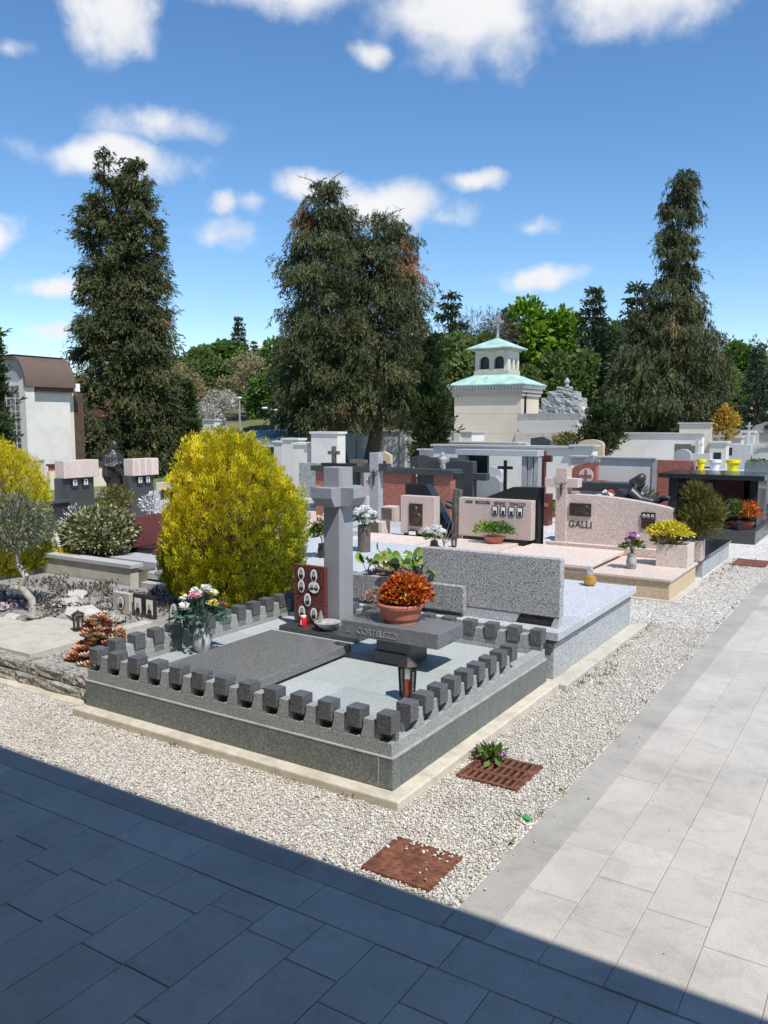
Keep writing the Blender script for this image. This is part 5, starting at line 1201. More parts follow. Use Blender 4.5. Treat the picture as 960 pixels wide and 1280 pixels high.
def big_trees():
    x, y = place(-7.75, 25)
    conifer('tall dark twin topped conifer left of the golden conifer', (x, y, 0), [(-.42,-.28,[(.2,.64),(1.5,.76),(3,.7),(5,.58),(7,.46),(8.4,.34),(9.1,.2),(9.6,.04)]), (.38,.25,[(.2,.68),(2,.76),(4,.66),(6,.53),(8,.38),(8.8,.22),(9.35,.04)])], 3000, 84, seed=3, droop=.6, cs=.21, bough=.4, ln=(.08,.15), wd=(.02,.034), zmin=.0, brown=[(1.1,.4,4.6,.25)])
    x, y = place(-.95, 27)
    conifer('broad central conifer with browning twin tops and two trunks', (x, y, 0), [(-.82,-.52,[(1.8,.95),(2.6,1.1),(4.2,1.05),(6,.92),(7.4,.76),(8.4,.48),(9.3,.1)]), (.82,.52,[(1.8,.95),(2.6,1.12),(4.5,1.02),(6,.88),(7.2,.66),(7.9,.4),(8.5,.08)])], 2500, 98, seed=5, droop=1.0, cs=.28, bough=.55, ln=(.09,.17), wd=(.02,.034), zmin=1.3, brown=[(1.5,.9,6.9,.7),(-1.4,-.9,8.2,.5),(.2,-1.4,1.9,.3)], trunks=[.26,.22], bare=16)
    x, y = place(10.05, 29)
    conifer('tall right conifer with a sparse drooping spire', (x, y, 0), [(.1,0,[(1.3,.9),(2.4,1.3),(4.0,1.2),(5.0,.95),(5.6,.45),(6.2,.68),(6.8,.24),(7.4,.54),(8.0,.18),(8.6,.42),(9.1,.15),(9.7,.28),(10.1,.2),(10.3,.1)]), (-.8,-.45,[(1.3,.7),(2.5,.9),(4,.7),(5,.4),(5.6,.1)])], 1900, 98, seed=8, droop=1.4, cs=.27, bough=.55, ln=(.1,.19), wd=(.02,.034), zmin=.9, trunks=[.28,.12], brown=[(0,-1,5.2,.4)])
    def column(label, s, d, r, h, sd, mat='leaf_cypress', z0=.05):
        x, y = place(s, d)
        conifer(label, (x, y, 0), [(0,0,[(.1,r*.75),(h*.3,r),(h*.65,r*.85),(h*.9,r*.4),(h,.03)])], 420, 63, mat, sd, -.55, .16, (.09,.17), (.03,.05), z0, name='cypress', cat='cypress', trunks=[.07], bough=.14)
    column('dense green columnar cypress right of the central conifer', 1.38, 24, .31, 4.0, 11)
    column('dark cypress at the left edge beside the white building', -9.02, 18.5, .34, 4.0, 12)
    column('slim cypress against the right side of the left conifer', -6.45, 26.5, .24, 2.8, 13)
    x, y = place(6.35, 24)
    conifer('small bushy yew behind the white panel wall', (x, y, 0), [(-.15,0,[(.7,.12),(1,.3),(1.5,.25),(2.0,.08)]),(.18,.1,[(.7,.12),(1.1,.28),(1.6,.2),(2.15,.05)])], 230, 56, 'leaf_cypress', 14, -.4, .13, (.08,.15), (.03,.05), .5, name='yew', cat='yew', trunks=[.05,.05], bough=.22)
    x, y = place(5.6, 25); t = thing('bush', 'small brownish bush on the steps right of the chapel', 'bush', (x, y, 0)); leaf_cluster('foliage', 'leaf_juniper', t, (x,y,1.0), (.45,.4,.3), 700, .14, .05, .3, 15, .1, full=True); MB().tube([(x,y,-.05),(x,y,1)], .04, 6).build('stem', 'bark', t)
    x, y = place(10.85, 26); t = thing('yellow_tree', 'slim tree with orange yellow leaves right of the right conifer', 'tree', (x, y, 0)); [leaf_cluster('crown', 'leaf_mustard', t, (x+a_,y,c_), (r_,r_,r_*1.1), 420, .1, .045, .2, 16+q_, .05, full=True) for q_, (a_,c_,r_) in enumerate(((0,1.35,.3),(-.2,1.6,.24),(.16,1.7,.22),(-.05,1.95,.2)))]; MB().tube([(x,y,-.05),(x+.02,y,.6),(x,y,1.6)], [.05,.04,.02], 7).build('trunk', 'bark', t)
leafmat('leaf_mustard', [(0,(.22,.12,.01)),(.5,(.45,.27,.02)),(1,(.6,.42,.06))], .2)
big_trees()

PROTO = {}
def crown_mesh(name, mat, lumps, n, ln, wd, seed, flat=1., hollow=.45):
    rng = np.random.default_rng(seed); P = []; T = []; D = []
    for (c, r, tb) in lumps:
        m = int(n*r*r); d = unit(rng.normal(size=(m,3))); k = (hollow+(1-hollow)*rng.random(m)**.5)
        P.append(np.array(c)+d*k[:,None]*r*np.array([1,1,flat])); D.append(d+rng.normal(size=(m,3))*.7); T.append(np.clip(tb+rng.normal(size=m)*.16, 0, 1))
    P = np.concatenate(P); q = len(P); V, F = leaves(P, np.concatenate(D), rng.uniform(ln*.6,ln*1.3,q), rng.uniform(wd*.7,wd*1.3,q), rng, .15)
    return V, F, np.concatenate(T)
def proto_broad(key, mat, seed, n=420, ln=.4, wd=.24, h=1., dens=None, lum=17, bark='bark_grey', tb=(.25,.75)):
    """a broadleaf tree about 6 m tall: trunk, limbs, crown of leaf clumps"""
    rg = random.Random(seed); L = []
    for k in range(lum):
        a = rg.random()*6.28; z = rg.uniform(2.0, 5.3)*h; q = rg.random()**.6*2.1*math.sqrt(max(.12, 1-((z/h-3.4)/2.5)**2)); L.append(((q*math.cos(a), q*math.sin(a), z), rg.uniform(.6,1.15), rg.uniform(*tb)))
    V, F, T = crown_mesh('crown', mat, L, n, ln, wd, seed)
    return mat, V, F, T, [l[0] for l in L], h, bark
def proto_fir(key, mat, seed, h=8, r=1.9, tiers=15, n=60):
    rng = np.random.default_rng(seed); P = []; D = []; T = []; tips = []
    for k in range(tiers):
        z = h*(.1+.88*k/tiers); rr = r*(1-(k/tiers)**1.25)+.12
        for b in range(9):
            a = rng.random()*6.28; l = rr*(.7+.4*rng.random()); u = np.array([np.cos(a), np.sin(a), 0]); m = int(n*l/r)+8
            f = rng.random(m)**.6; P.append(np.outer(f*l, u)+np.array([0,0,z])+np.column_stack([rng.normal(size=m)*.16, rng.normal(size=m)*.16, -.22*f*f*l+.12*f*l+rng.normal(size=m)*.06])); D.append(u+rng.normal(size=(m,3))*.5+np.array([0,0,-.3])); T.append(np.clip(.35+.35*rng.random()+rng.normal(size=m)*.12, 0, 1)); tips.append(tuple(u*l*.7+np.array([0,0,z])))
    P = np.concatenate(P); q = len(P); V, F = leaves(P, np.concatenate(D), rng.uniform(.25,.5,q), rng.uniform(.08,.15,q), rng, .1)
    return mat, V, F, np.concatenate(T), tips[::9], h/6, 'bark'
def plant(key, label, s, d, scale, name, cat='tree', group=None, rot=0., dz=0.):
    x, y = place(s, d); z = hill(x, y)-.1+dz; sc = scale if hasattr(scale, '__len__') else (scale,)*3
    if key not in PROTO:
        raise KeyError(key)
    if not isinstance(PROTO[key], bpy.types.Object):
        mat, V, F, T, tips, h, bark = PROTO[key]
        t = thing(name, label, cat, (0, 0, 0), group); npmesh('crown', V, F, mat, t, T)
        MB().tube([(0,0,-.3),(.05,0,1.6*h),(0,.03,3.4*h),(0,0,5.2*h)], [.2,.16,.1,.03], 8).build('trunk', bark, t, 0, True)
        b = MB()
        for tp in tips: b.tube([(0,0,min(tp[2]*.6+.2, tp[2]-.1)),(tp[0]*.5,tp[1]*.5,tp[2]*.85),tp], [.07,.05,.02], 4)
        o = b.build('limbs', bark, t); o['kind'] = 'stuff'; PROTO[key] = t
    else:
        t = copy_tree(PROTO[key]); t.name = name; tag(t, label, cat, group)
    t.location = (x, y, z); t.scale = sc; t.rotation_euler = (0, 0, rot); return t
PROTO['wood1'] = proto_broad('wood1', 'leaf_wood', 21); PROTO['wood2'] = proto_broad('wood2', 'leaf_wood', 22, tb=(.1,.5)); PROTO['spring'] = proto_broad('spring', 'leaf_spring', 23, tb=(.3,.9)); PROTO['green'] = proto_broad('green', 'leaf_green', 24, tb=(.2,.7))
PROTO['bare'] = proto_broad('bare', 'leaf_bare', 25, 260, .5, .035, tb=(.2,.8)); PROTO['blossom'] = proto_broad('blossom', 'leaf_blossom', 26, 420, .22, .15, tb=(.4,.95)); PROTO['fir'] = proto_fir('fir', 'leaf_fir', 27); PROTO['fir2'] = proto_fir('fir2', 'leaf_fir', 28, 8, 2.3, 13); PROTO['tan'] = proto_broad('tan', 'leaf_tan', 29, 300, .4, .1, tb=(.3,.9))
leafmat('leaf_tan', [(0,(.10,.09,.04)),(.5,(.22,.19,.09)),(1,(.34,.29,.15))], .2)
def far_trees():
    W = 'trees on the wooded hill'
    def S(px, d): return (px-480)/1020*d                 # bearing to metres sideways
    for key, px, d, sc, lab, nm in [
      ('green',285,80,(1.2,1.2,.95),'rich green tree at the top of the left hill between two conifers','hill_tree'),
      ('wood1',248,78,(1.2,1.2,.92),'greyish green tree on the hill just right of the left conifer','hill_tree'),
      ('wood1',322,76,(1.1,1.1,.85),'darker green tree on the hill near the central conifer','hill_tree'),
      ('green',352,66,(1.0,1.0,1.0),'green tree touching the left side of the central conifer','hill_tree'),
      ('wood1',262,70,(1.0,1.0,.75),'dull green tree below the rich green hill tree','hill_tree'),
      ('tan',312,64,(.9,.9,.85),'tan budding tree right of the white blossom tree','budding_tree'),
      ('tan',236,60,(.8,.8,.75),'tan budding tree left of the white blossom tree','budding_tree'),
      ('green',340,58,(.8,.8,.7),'fresh green tree behind the green roofed pavilion','hill_tree'),
      ('blossom',272,52,(.62,.62,.62),'white blossoming tree behind the golden conifer','blossom_tree'),
      ('fir',302,88,(.8,.8,1.12),'dark fir standing above the left hill tree line','fir_tree'),
      ('fir2',320,90,(.6,.6,.8),'smaller fir right of the dark fir on the left hill','fir_tree'),
      ('fir2',562,62,(1.15,1.15,1.3),'large dark cedar behind the central conifer on its right','cedar_tree'),
      ('bare',604,62,(1.1,1.1,1.45),'leafless grey tree behind the chapel on its left','bare_tree'),
      ('bare',632,66,(1.0,1.0,1.4),'leafless grey tree directly behind the chapel cross','bare_tree'),
      ('fir',628,72,(.7,.7,1.15),'slim dark fir top beside the bright green tree','fir_tree'),
      ('spring',676,66,(1.3,1.3,1.45),'bright spring green tree right of the chapel cross','spring_tree'),
      ('fir2',700,56,(.7,.7,.78),'blue grey conifer right of the chapel below the bright tree','conifer_tree'),
      ('wood2',585,56,(1.15,1.15,1.15),'dark tree behind the left corner of the chapel roof','hill_tree'),
      ('wood1',660,54,(.9,.9,.85),'mixed green tree behind the right corner of the chapel','hill_tree'),
      ('wood2',712,54,(1.0,1.0,1.0),'dark green tree low behind the stone mound monument','hill_tree'),
      ('fir',736,55,(1.05,1.05,1.35),'tall dark fir between the bright tree and the right conifer','fir_tree'),
      ('fir2',790,52,(1.1,1.1,1.4),'wide dark fir against the left flank of the right conifer','fir_tree'),
      ('green',768,58,(1.1,1.1,1.25),'green tree between the two dark firs','hill_tree'),
      ('green',868,58,(.9,.9,.9),'green tree right of the right conifer trunk','hill_tree'),
      ('green',914,70,(.75,.75,.95),'pale green tree top left of the far dark cone','hill_tree'),
      ('fir',941,44,(.55,.55,.78),'dark cone shaped conifer near the right edge','fir_tree'),
      ('fir2',962,47,(.6,.6,.7),'dark conifer cut by the right edge','fir_tree'),
      ('wood1',898,62,(.8,.8,.7),'dull green tree behind the yellow house','hill_tree'),
      ('green',78,60,(.4,.4,.6),'pale green tree above the brown roof of the white building','hill_tree'),
      ('wood2',98,58,(.5,.5,.5),'dark tree between the brown roof and the left conifer','hill_tree'),
      ('wood2',60,75,(.7,.7,.3),'tree hidden low behind the white building','hill_tree'),
      ('wood1',-40,70,(.8,.8,.4),'tree beyond the left edge behind the cypress','hill_tree'),
      ('wood2',500,70,(1.1,1.1,1.0),'tree hidden behind the central conifer','hill_tree'),
      ('green',400,74,(1.0,1.0,.95),'tree behind the left half of the central conifer','hill_tree'),
      ('wood1',1010,66,(1.1,1.1,1),'tree beyond the right edge of the picture','hill_tree'),
      ('wood2',160,72,(1.0,1.0,.6),'tree hidden behind the tall left conifer','hill_tree')]:
        plant(key, lab, S(px, d), d, sc, nm, 'tree', W, rot=(px*1.7) % 6.28)
    # the rest of the far wood reads as one mass
    rng = np.random.default_rng(77); n = 7000; s = rng.uniform(-75, 85, n); d = rng.uniform(72, 112, n)
    XY = np.column_stack([s*.8434-d*.5373, s*.5373+d*.8434]); base = np.array([hill(x, y) for x, y in XY])
    top = np.where(s < 8, 3.0, 4.8)+.9*np.sin(s*.31)+.8*np.sin(s*.83+d*.4); top = np.where(s < -26, 1.2, top); per = 9
    ct = .25+.35*rng.random(n)+.2*np.sin(s*.5+d*.3)
    P = np.column_stack([XY, base+rng.random(n)**.6*top])[:, None]+rng.normal(size=(n, per, 3))*.45
    V, F = leaves(P.reshape(-1,3), rng.normal(size=(n*per,3)), rng.uniform(.35,.7,n*per), rng.uniform(.2,.38,n*per), rng, .15)
    o = npmesh('woodland', V, F, 'leaf_wood', None, np.clip((ct[:,None]+rng.normal(size=(n,per))*.12).ravel(), 0, 1), 'stuff'); tag(o, 'dense far woodland covering the hill behind the cemetery', 'woodland')
far_trees()
# ------------------------------------------------------------------ buildings and walls of the cemetery
def white_building():
    t = thing('vaulted_building', 'white building with a brown vaulted roof at the left edge', 'building', (-19, 12.8, 0))
    bx('wall', 'white_plaster', t, -22.5, -18.0, 12.30, 13.38, -.05, 2.62, .01)
    bx('end_wall', 'buff_plaster', t, -22.3, -18.15, 13.385, 13.6, -.05, 2.6, .01)
    prof = []
    for k in range(15):
        a = math.pi/2*k/14; prof.append((-18.3+.5*math.cos(a), 2.5+.74*math.sin(a)))
    inner = [(-18.3+.42*math.cos(math.pi/2*k/14), 2.5+.66*math.sin(math.pi/2*k/14)) for k in range(14, -1, -1)]
    MB().prism(prof+[(-22.5, 3.24), (-22.5, 3.16)]+inner, 12.02, 13.42, 'y').build('roof', 'brown_roof', t, .004)
    bx('ridge_cap', 'black_metal', t, -18.5, -18.25, 12.0, 13.44, 3.242, 3.275, .004)
    gb = MB().prism([(x, z) for x, z in inner[::-1]]+[(-22.4,3.16),(-22.4,-.05),(-17.95,-.05)], 12.10, 12.28, 'y').build('gable_wall', 'grey_plaster', t, .004)  # shade on this end is put into the grey plaster colour
    MB().prism([(-18.12,-.05),(-17.88,-.05),(-17.88,2.48),(-17.93,2.74),(-18.12,2.6)], 12.05, 12.30, 'y').build('pier', 'white_plaster', t, .006)
    # glass block window in a white grid
    fr = bx('window_frame', 'white_plaster', t, -19.6, -18.1, 12.06, 12.10, .5, 2.6, .004)
    for i in range(8):
        for j in range(13): bx('glass_block', 'window_glass', fr, -19.56+i*.183, -19.43+i*.183, 12.05, 12.062, .54+j*.156, .655+j*.156, .003)
    bx('fascia', 'wood_brown', t, -17.99, -17.86, 12.31, 13.38, 2.38, 2.52, .004)
    for k in range(2):
        bx('roof_vent', 'black_metal', t, -19.2, -18.95, 12.35+.45*k, 12.6+.45*k, 3.2, 3.32, .01)
    bx('gutter_box', 'plastic_white', t, -17.98, -17.85, 13.40, 13.58, 2.42, 2.62, .004)
    bx('recess_wall', 'wood_brown', t, -18.3, -18.16, 13.61, 13.9, -.05, 2.4, .004)  # shade of the set-back end is put into the dark brown colour
    w = thing('parapet_wall', 'low cream wall with a pierced terracotta band under the white building', 'wall', (-17.6, 12.9, 0))
    bx('wall', 'buff_plaster', w, -17.62, -17.5, 12.35, 14.6, -.05, .45, .006); bx('rail', 'wood_brown', w, -17.64, -17.48, 12.35, 14.6, .585, .63, .004)
    for k in range(26):
        y = 12.37+k*.085; MB().prism([(y,.45),(y+.03,.45),(y+.085,.585),(y+.055,.585)], -17.6, -17.53, 'x').build('brick', 'terracotta', w); MB().prism([(y+.055,.45),(y+.085,.45),(y+.03,.585),(y,.585)], -17.599, -17.531, 'x').build('brick', 'terracotta', w)
    p = thing('grey_pillar', 'plain pale grey pillar left of the pierced terracotta band', 'pillar', (-17.0, 11.4, 0)); bx('pillar', 'concrete_pale', p, -17.2, -16.9, 11.35, 11.8, -.05, .75, .006); bx('cap', 'concrete_grey', p, -17.22, -16.88, 11.33, 11.82, .75, .79, .004)
    a = thing('antenna', 'thin television antenna above the brown vaulted roof', 'antenna', (-21.2, 16.5, 0)); MB().tube([(-21.2,16.5,0),(-21.2,16.5,4.3)], .012, 5).build('mast', 'grey_metal', a)
    for k in range(4): MB().tube([(-21.4,16.4,4.25-.12*k),(-21.0,16.6,4.25-.12*k)], .006, 4).build('rod', 'grey_metal', a)
white_building()

def chapel():
    t = thing('chapel', 'cream mausoleum chapel with green copper roofs and an open bell lantern', 'chapel', (-16.4, 35.5, 0))
    x0, x1, y0, y1 = -18.05, -14.67, 34.5, 36.6
    bx('wall', 'cream_plaster', t, x0, x1, y0, y1, -.05, 3.0, .01)
    for z in (1.2, 2.1, 2.55): bx('course_line', 'buff_plaster', t, x0-.004, x1+.004, y0-.006, y1+.004, z, z+.025, 0)
    bx('cornice', 'concrete_pale', t, x0-.08, x1+.08, y0-.08, y1+.08, 2.86, 3.02, .01); bx('cornice', 'concrete_pale', t, x0-.14, x1+.14, y0-.14, y1+.14, 3.02, 3.2, .02); bx('eave_board', 'concrete_grey', t, x0-.24, x1+.24, y0-.24, y1+.24, 3.28, 3.36, .01)
    for k in range(24):
        x = x0-.2+k*(x1-x0+.3)/23; bx('dentil', 'white_plaster', t, x, x+.08, y0-.22, y0-.14, 3.2, 3.28, 0)
    for k in range(12):
        y = y0-.15+k*(y1-y0+.2)/11; bx('dentil', 'white_plaster', t, x1+.14, x1+.22, y, y+.08, 3.2, 3.28, 0)
    bx('soffit', 'concrete_grey', t, x0-.13, x1+.13, y0-.13, y1+.13, 3.2, 3.28, 0)
    MB().tube([(x1+.06,y0+.35,3.1),(x1+.06,y0+.35,0)], .045, 8).build('downpipe', 'black_metal', t)
    cx, cy = (x0+x1)/2, (y0+y1)/2; w, d = .84, .62
    def hip(a0, a1, b0, b1, z0, ta, tb, z1, name):
        m = MB().loft([[(a0,b0,z0),(a1,b0,z0),(a1,b1,z0),(a0,b1,z0)], [(a0,b0,z0+.05),(a1,b0,z0+.05),(a1,b1,z0+.05),(a0,b1,z0+.05)], [(cx-ta,cy-tb,z1),(cx+ta,cy-tb,z1),(cx+ta,cy+tb,z1),(cx-ta,cy+tb,z1)]])
        return m.build(name, 'copper_green', t, .006)
    r1 = hip(x0-.27, x1+.27, y0-.27, y1+.27, 3.36, w+.06, d+.06, 3.86, 'roof')
    # lantern: corner piers, mullions, arched heads, dark louvres
    z0, z1 = 3.86, 4.95
    bx('lantern_base', 'concrete_pale', t, cx-w-.04, cx+w+.04, cy-d-.04, cy+d+.04, z0-.02, z0+.2, .006)
    bx('louvre_box', 'bronze_dark', t, cx-w+.18, cx+w-.18, cy-d+.18, cy+d-.18, z0+.2, z1-.1, 0)
    def arched(u0, u1, z0, z1, zs, holes, a0, a1, axis):
        # wall strip with arched openings, built as piers and heads
        edges = [u0]+[e for h in holes for e in h]+[u1]
        for i in range(0, len(edges), 2): MB().prism([(edges[i],z0),(edges[i+1],z0),(edges[i+1],z1),(edges[i],z1)], a0, a1, axis).build('pier', 'cream_stone', t, .006)
        for h in holes:
            c, r = (h[0]+h[1])/2, (h[1]-h[0])/2
            MB().prism([(h[0],zs),(h[0],z1),(h[1],z1),(h[1],zs)]+[(c+r*math.cos(k*math.pi/8), zs+r*.8*math.sin(k*math.pi/8)) for k in range(9)], a0+.004, a1-.004, axis).build('arch_head', 'cream_stone', t)
            MB().prism([(h[0]-.04,z0),(h[1]+.04,z0),(h[1]+.04,z0+.07),(h[0]-.04,z0+.07)], a0-.03, a1, axis).build('sill', 'concrete_pale', t)
    arched(cx-w, cx+w, z0+.2, z1, 4.52, [(cx-.62,cx-.12),(cx+.12,cx+.62)], cy-d, cy-d+.16, 'y')
    arched(cy-d+.162, cy+d, z0+.2, z1, 4.52, [(cy-.36,cy-.06),(cy+.12,cy+.44)], cx+w-.16, cx+w, 'x')
    arched(cy-d+.162, cy+d, z0+.2, z1, 4.52, [(cy-.36,cy-.06),(cy+.12,cy+.44)], cx-w, cx-w+.16, 'x')
    bx('back_wall', 'cream_stone', t, cx-w+.162, cx+w-.162, cy+d-.16, cy+d, z0+.2, z1, .004)
    bx('lantern_cornice', 'concrete_pale', t, cx-w-.1, cx+w+.1, cy-d-.1, cy+d+.1, z1, z1+.1, .01)
    for q in (-.55, .5): MB().prism([(cx+q-.14,z1-.12),(cx+q+.14,z1-.12),(cx+q+.2,z1+.02),(cx+q-.2,z1+.02)], cy-d-.12, cy-d-.004, 'y').build('bracket', 'white_plaster', t, .006)
    hip(cx-w-.3, cx+w+.3, cy-d-.3, cy+d+.3, z1+.1, .1, .08, z1+.62, 'lantern_roof')
    MB().lathe([(.1,0),(.07,.1),(.05,.5),(.06,.52)], (cx,cy,z1+.6), 10).build('finial', 'stone_monument', t, 0, True)
    cr = MB(); zz = z1+1.12
    for k in range(4):
        a = k*math.pi/2; cr.prism([(-.03,0),(.03,0),(.055,.26),(0,.3),(-.055,.26)], -.04, .04, 'y').v[-10:]
        cr.v[-10:] = [tuple(Matrix.Translation((cx,cy,zz+.26)) @ Matrix.Rotation(a,4,'Y') @ Vector(v)) for v in cr.v[-10:]]
    n = 16; ring = [(cx+.17*math.cos(2*math.pi*i/n), cy, zz+.26+.17*math.sin(2*math.pi*i/n)) for i in range(n+1)]; cr.tube(ring, .03, 6)
    cr.build('roof_cross', 'stone_monument', t)
plaster('cream_stone', (.66,.60,.50), (.42,.38,.3), .4)
chapel()

def walls():
    def wall(name, lab, x0, x1, y0, y1, h, mat='white_plaster', cop='concrete_grey', cat='wall', cz=.05, pil=0):
        t = thing(name, lab, cat, ((x0+x1)/2, (y0+y1)/2, 0)); bx('wall', mat, t, x0, x1, y0, y1, -.05, h, .006); bx('coping', cop, t, x0-.05, x1+.05, y0-.05, y1+.05, h, h+cz, .006)
        for k in range(pil):
            x = x0+(k+.5)*(x1-x0)/pil; bx('pilaster', 'marble_white', t, x-.12, x+.12, y0-.06, y0-.003, -.05, h-.01, .006)
        return t
    wall('cemetery_wall', 'pale wall with a grey coping below the chapel', -9.0, -5.75, 16.2, 16.4, 1.1, 'white_plaster')
    wall('side_wall', 'bright white end pier between the pale wall and the white panel wall', -5.74, -5.3, 16.15, 16.45, 1.13, 'white_plaster')
    wall('columbarium', 'long white columbarium wall behind the central conifer trunks', -22.5, -12.6, 25.4, 26.4, 1.30, 'white_plaster', pil=9)
    wall('white_tomb_wall', 'white wall with a slatted roof right of the central trunks', -12.5, -9.6, 22.4, 23.0, 1.02, 'marble_white')
    wall('grey_low_wall', 'grey low wall below the columnar cypress', -11.8, -8.2, 20.4, 20.7, .85, 'concrete_grey')
    wall('white_back_wall', 'bright white wall below the right conifer', -8.2, -4.9, 24.6, 24.9, 1.3, 'white_plaster')
    wall('cream_back_wall', 'cream wall section right of the right conifer trunk', -6.2, -5.2, 27.5, 27.8, 1.6, 'buff_plaster')
    wall('white_gable', 'small white gable wall above the golden conifer', -28.1, -27.3, 28.1, 28.5, 1.75, 'white_plaster', cz=.08)
    # tall white panels near the golden conifer
    for i, (s, d, w, h, lab) in enumerate([(-1.95, 19, .42, 1.12, 'white square pillar just right of the golden conifer'), (-2.35, 20.5, .5, 1.2, 'white pillar behind the mottled headstone'), (-1.35, 18.5, .75, 1.38, 'broad pale marble slab behind the small dark cross'), (-2.85, 22, .3, 1.1, 'slim white post under the green roof')]):
        x, y = place(s, d); t = thing('white_pillar', lab, 'pillar', (x, y, 0)); bx('shaft', 'white_plaster', t, x-w/2, x+w/2, y, y+.3, -.05, h, .006); bx('cap', 'white_plaster', t, x-w/2-.03, x+w/2+.03, y-.03, y+.33, h, h+.05, .004)
    x, y = place(-1.95, 21); t = thing('dark_doorway', 'dark bronze door panel between the white pillars', 'door', (x, y, 0)); bx('panel', 'bronze_dark', t, x-.3, x+.35, y, y+.08, -.05, 1.05, .004); bx('frame', 'marble_white', t, x-.36, x+.41, y+.085, y+.2, -.05, 1.14, .004)
    # pavilion with the ribbed green roof
    x, y = place(-4.1, 27); t = thing('pavilion', 'low pavilion with a ribbed green roof and white posts', 'pavilion', (x, y, 0))
    MB().loft([[(x-1.3,y-.7,.93),(x+1.5,y-.7,.93),(x+1.5,y+1.3,1.34),(x-1.3,y+1.3,1.34)],[(x-1.3,y-.7,.98),(x+1.5,y-.7,.98),(x+1.5,y+1.3,1.39),(x-1.3,y+1.3,1.39)]]).build('roof', 'green_roof', t)
    for k in range(12): xx = x-1.28+k*.25; MB().tube([(xx,y-.7,.985),(xx,y+1.3,1.395)], .02, 4).build('roof_rib', 'grey_metal', t)
    bx('fascia', 'white_plaster', t, x-1.35, x+1.55, y-.76, y-.705, .88, .96, .004); bx('back_wall', 'grey_plaster', t, x-1.3, x+1.5, y+1.1, y+1.2, -.05, 1.25, .004)
    for k in range(4): bx('post', 'white_plaster', t, x-1.25+k*.86, x-1.12+k*.86, y-.66, y-.54, -.05, .9, .004)
    # stepped stone terrace and mound right of the chapel
    x, y = place(7.55, 35); t = thing('stone_terrace', 'stepped pale stone terrace right of the chapel', 'terrace', (x, y, 0))
    for k, (h0, h1, e) in enumerate(((-.05,.75,.5),(.75,1.25,.3),(1.25,1.75,.2),(1.75,2.05,.35))): bx('tier', ['white_plaster','concrete_pale','marble_white','stone_monument'][k], t, x-1.6-e, x+.7+e*.6, y-.3*(4-k)*.5, y+1.2, h0, h1, .01)
    x, y = place(8.0, 36.5); t = thing('stone_mound', 'rough domed stone monument on the terrace beside the chapel', 'monument', (x, y, 2.0)); rg = random.Random(9)
    for k, (z0, z1, w) in enumerate(((1.95,2.35,.95),(2.35,2.75,.85),(2.75,3.05,.62),(3.05,3.25,.3))):
        n = 4-k if k < 3 else 1
        for i in range(n): rough_block(MB(), x-w+2*w*i/n+.01, x-w+2*w*(i+1)/n-.01, y-w*.7, y+w*.7, z0, z1-.01, rg, .05, 4).build('stone_block', 'stone_monument', t)
    MB().lathe([(.12,0),(.08,.15),(.14,.25),(.06,.4),(.001,.45)], (x+.1,y,3.2), 10).build('urn', 'stone_monument', t, 0, True)
    x, y = place(8.45, 35.2); t = thing('white_sculpture', 'weathered white figure sculpture at the right end of the terrace', 'sculpture', (x, y, 1.6)); m = MB(); m.tube([(x,y,1.0),(x,y,1.5),(x+.05,y,2.0)], [.3,.24,.15], 12); m.ell((x+.08,y,2.2), (.12,.12,.15)); m.tube([(x,y-.1,1.9),(x-.2,y-.2,1.7),(x-.1,y-.25,1.5)], [.09,.08,.05], 8); m.tube([(x+.1,y-.1,1.95),(x+.35,y-.1,2.1),(x+.5,y-.1,1.8)], [.08,.07,.05], 8); remesh(m.build('figure', 'marble_white', t, 0, True), .035); bx('pedestal', 'stone_monument', t, x-.4, x+.45, y-.35, y+.35, -.05, 1.02, .01)
    # mausoleum at the right edge
    x, y = place(13.9, 29.5); t = thing('mausoleum', 'grey stucco mausoleum with a carved pediment and cross at the right edge', 'mausoleum', (x, y, 0))
    bx('wall', 'stucco_grey', t, x-.9, x+1.6, y, y+2.5, -.05, 1.28, .01); bx('cornice', 'stone_monument', t, x-1.0, x+1.7, y-.1, y+2.6, 1.28, 1.38, .01)
    MB().prism([(x-.75,1.38),(x+.75,1.38)]+[(x+.6*math.cos(k*.3142), 1.38+.30*math.sin(k*.3142)*(1+.1*math.cos(4*k))) for k in range(11)], y-.08, y+.15, 'y').build('pediment', 'stone_monument', t, .006)
    MB().ell((x,y-.1,1.5), (.2,.06,.1)).build('oculus', 'bronze_dark', t)
    c = bx('roof_cross', 'stone_monument', t, x-.04, x+.04, y, y+.08, 1.66, 2.25, .004); bx('cross_arm', 'stone_monument', c, x-.17, x+.17, y+.003, y+.077, 1.98, 2.06, .004)
    for q in (-.95, -.45): bx('pilaster', 'marble_white', t, x+q-.09, x+q+.09, y-.1, y-.003, -.05, 1.28, .006)
    # little white tombs below the right conifer
    for i, (s, d, w, h, lab) in enumerate([(11.3, 27, .9, 1.15, 'white tomb house left of the grey mausoleum'), (10.4, 25.5, .5, 1.0, 'white headstone with black plaques under the yellow tree'), (9.6, 27.0, .6, .8, 'low white tomb between the right conifer trunks'), (12.2, 27.5, .35, 1.3, 'white column stone beside the grey mausoleum')]):
        x, y = place(s, d); t = thing('white_tomb', lab, 'tomb', (x, y, 0)); bx('body', 'marble_white', t, x-w/2, x+w/2, y, y+.5, -.05, h, .006); bx('cap', 'marble_white', t, x-w/2-.05, x+w/2+.05, y-.05, y+.55, h, h+.07, .006); bx('plaque', 'granite_black', t, x-w*.22, x+w*.22, y-.01, y-.001, h*.5, h*.72, .002)
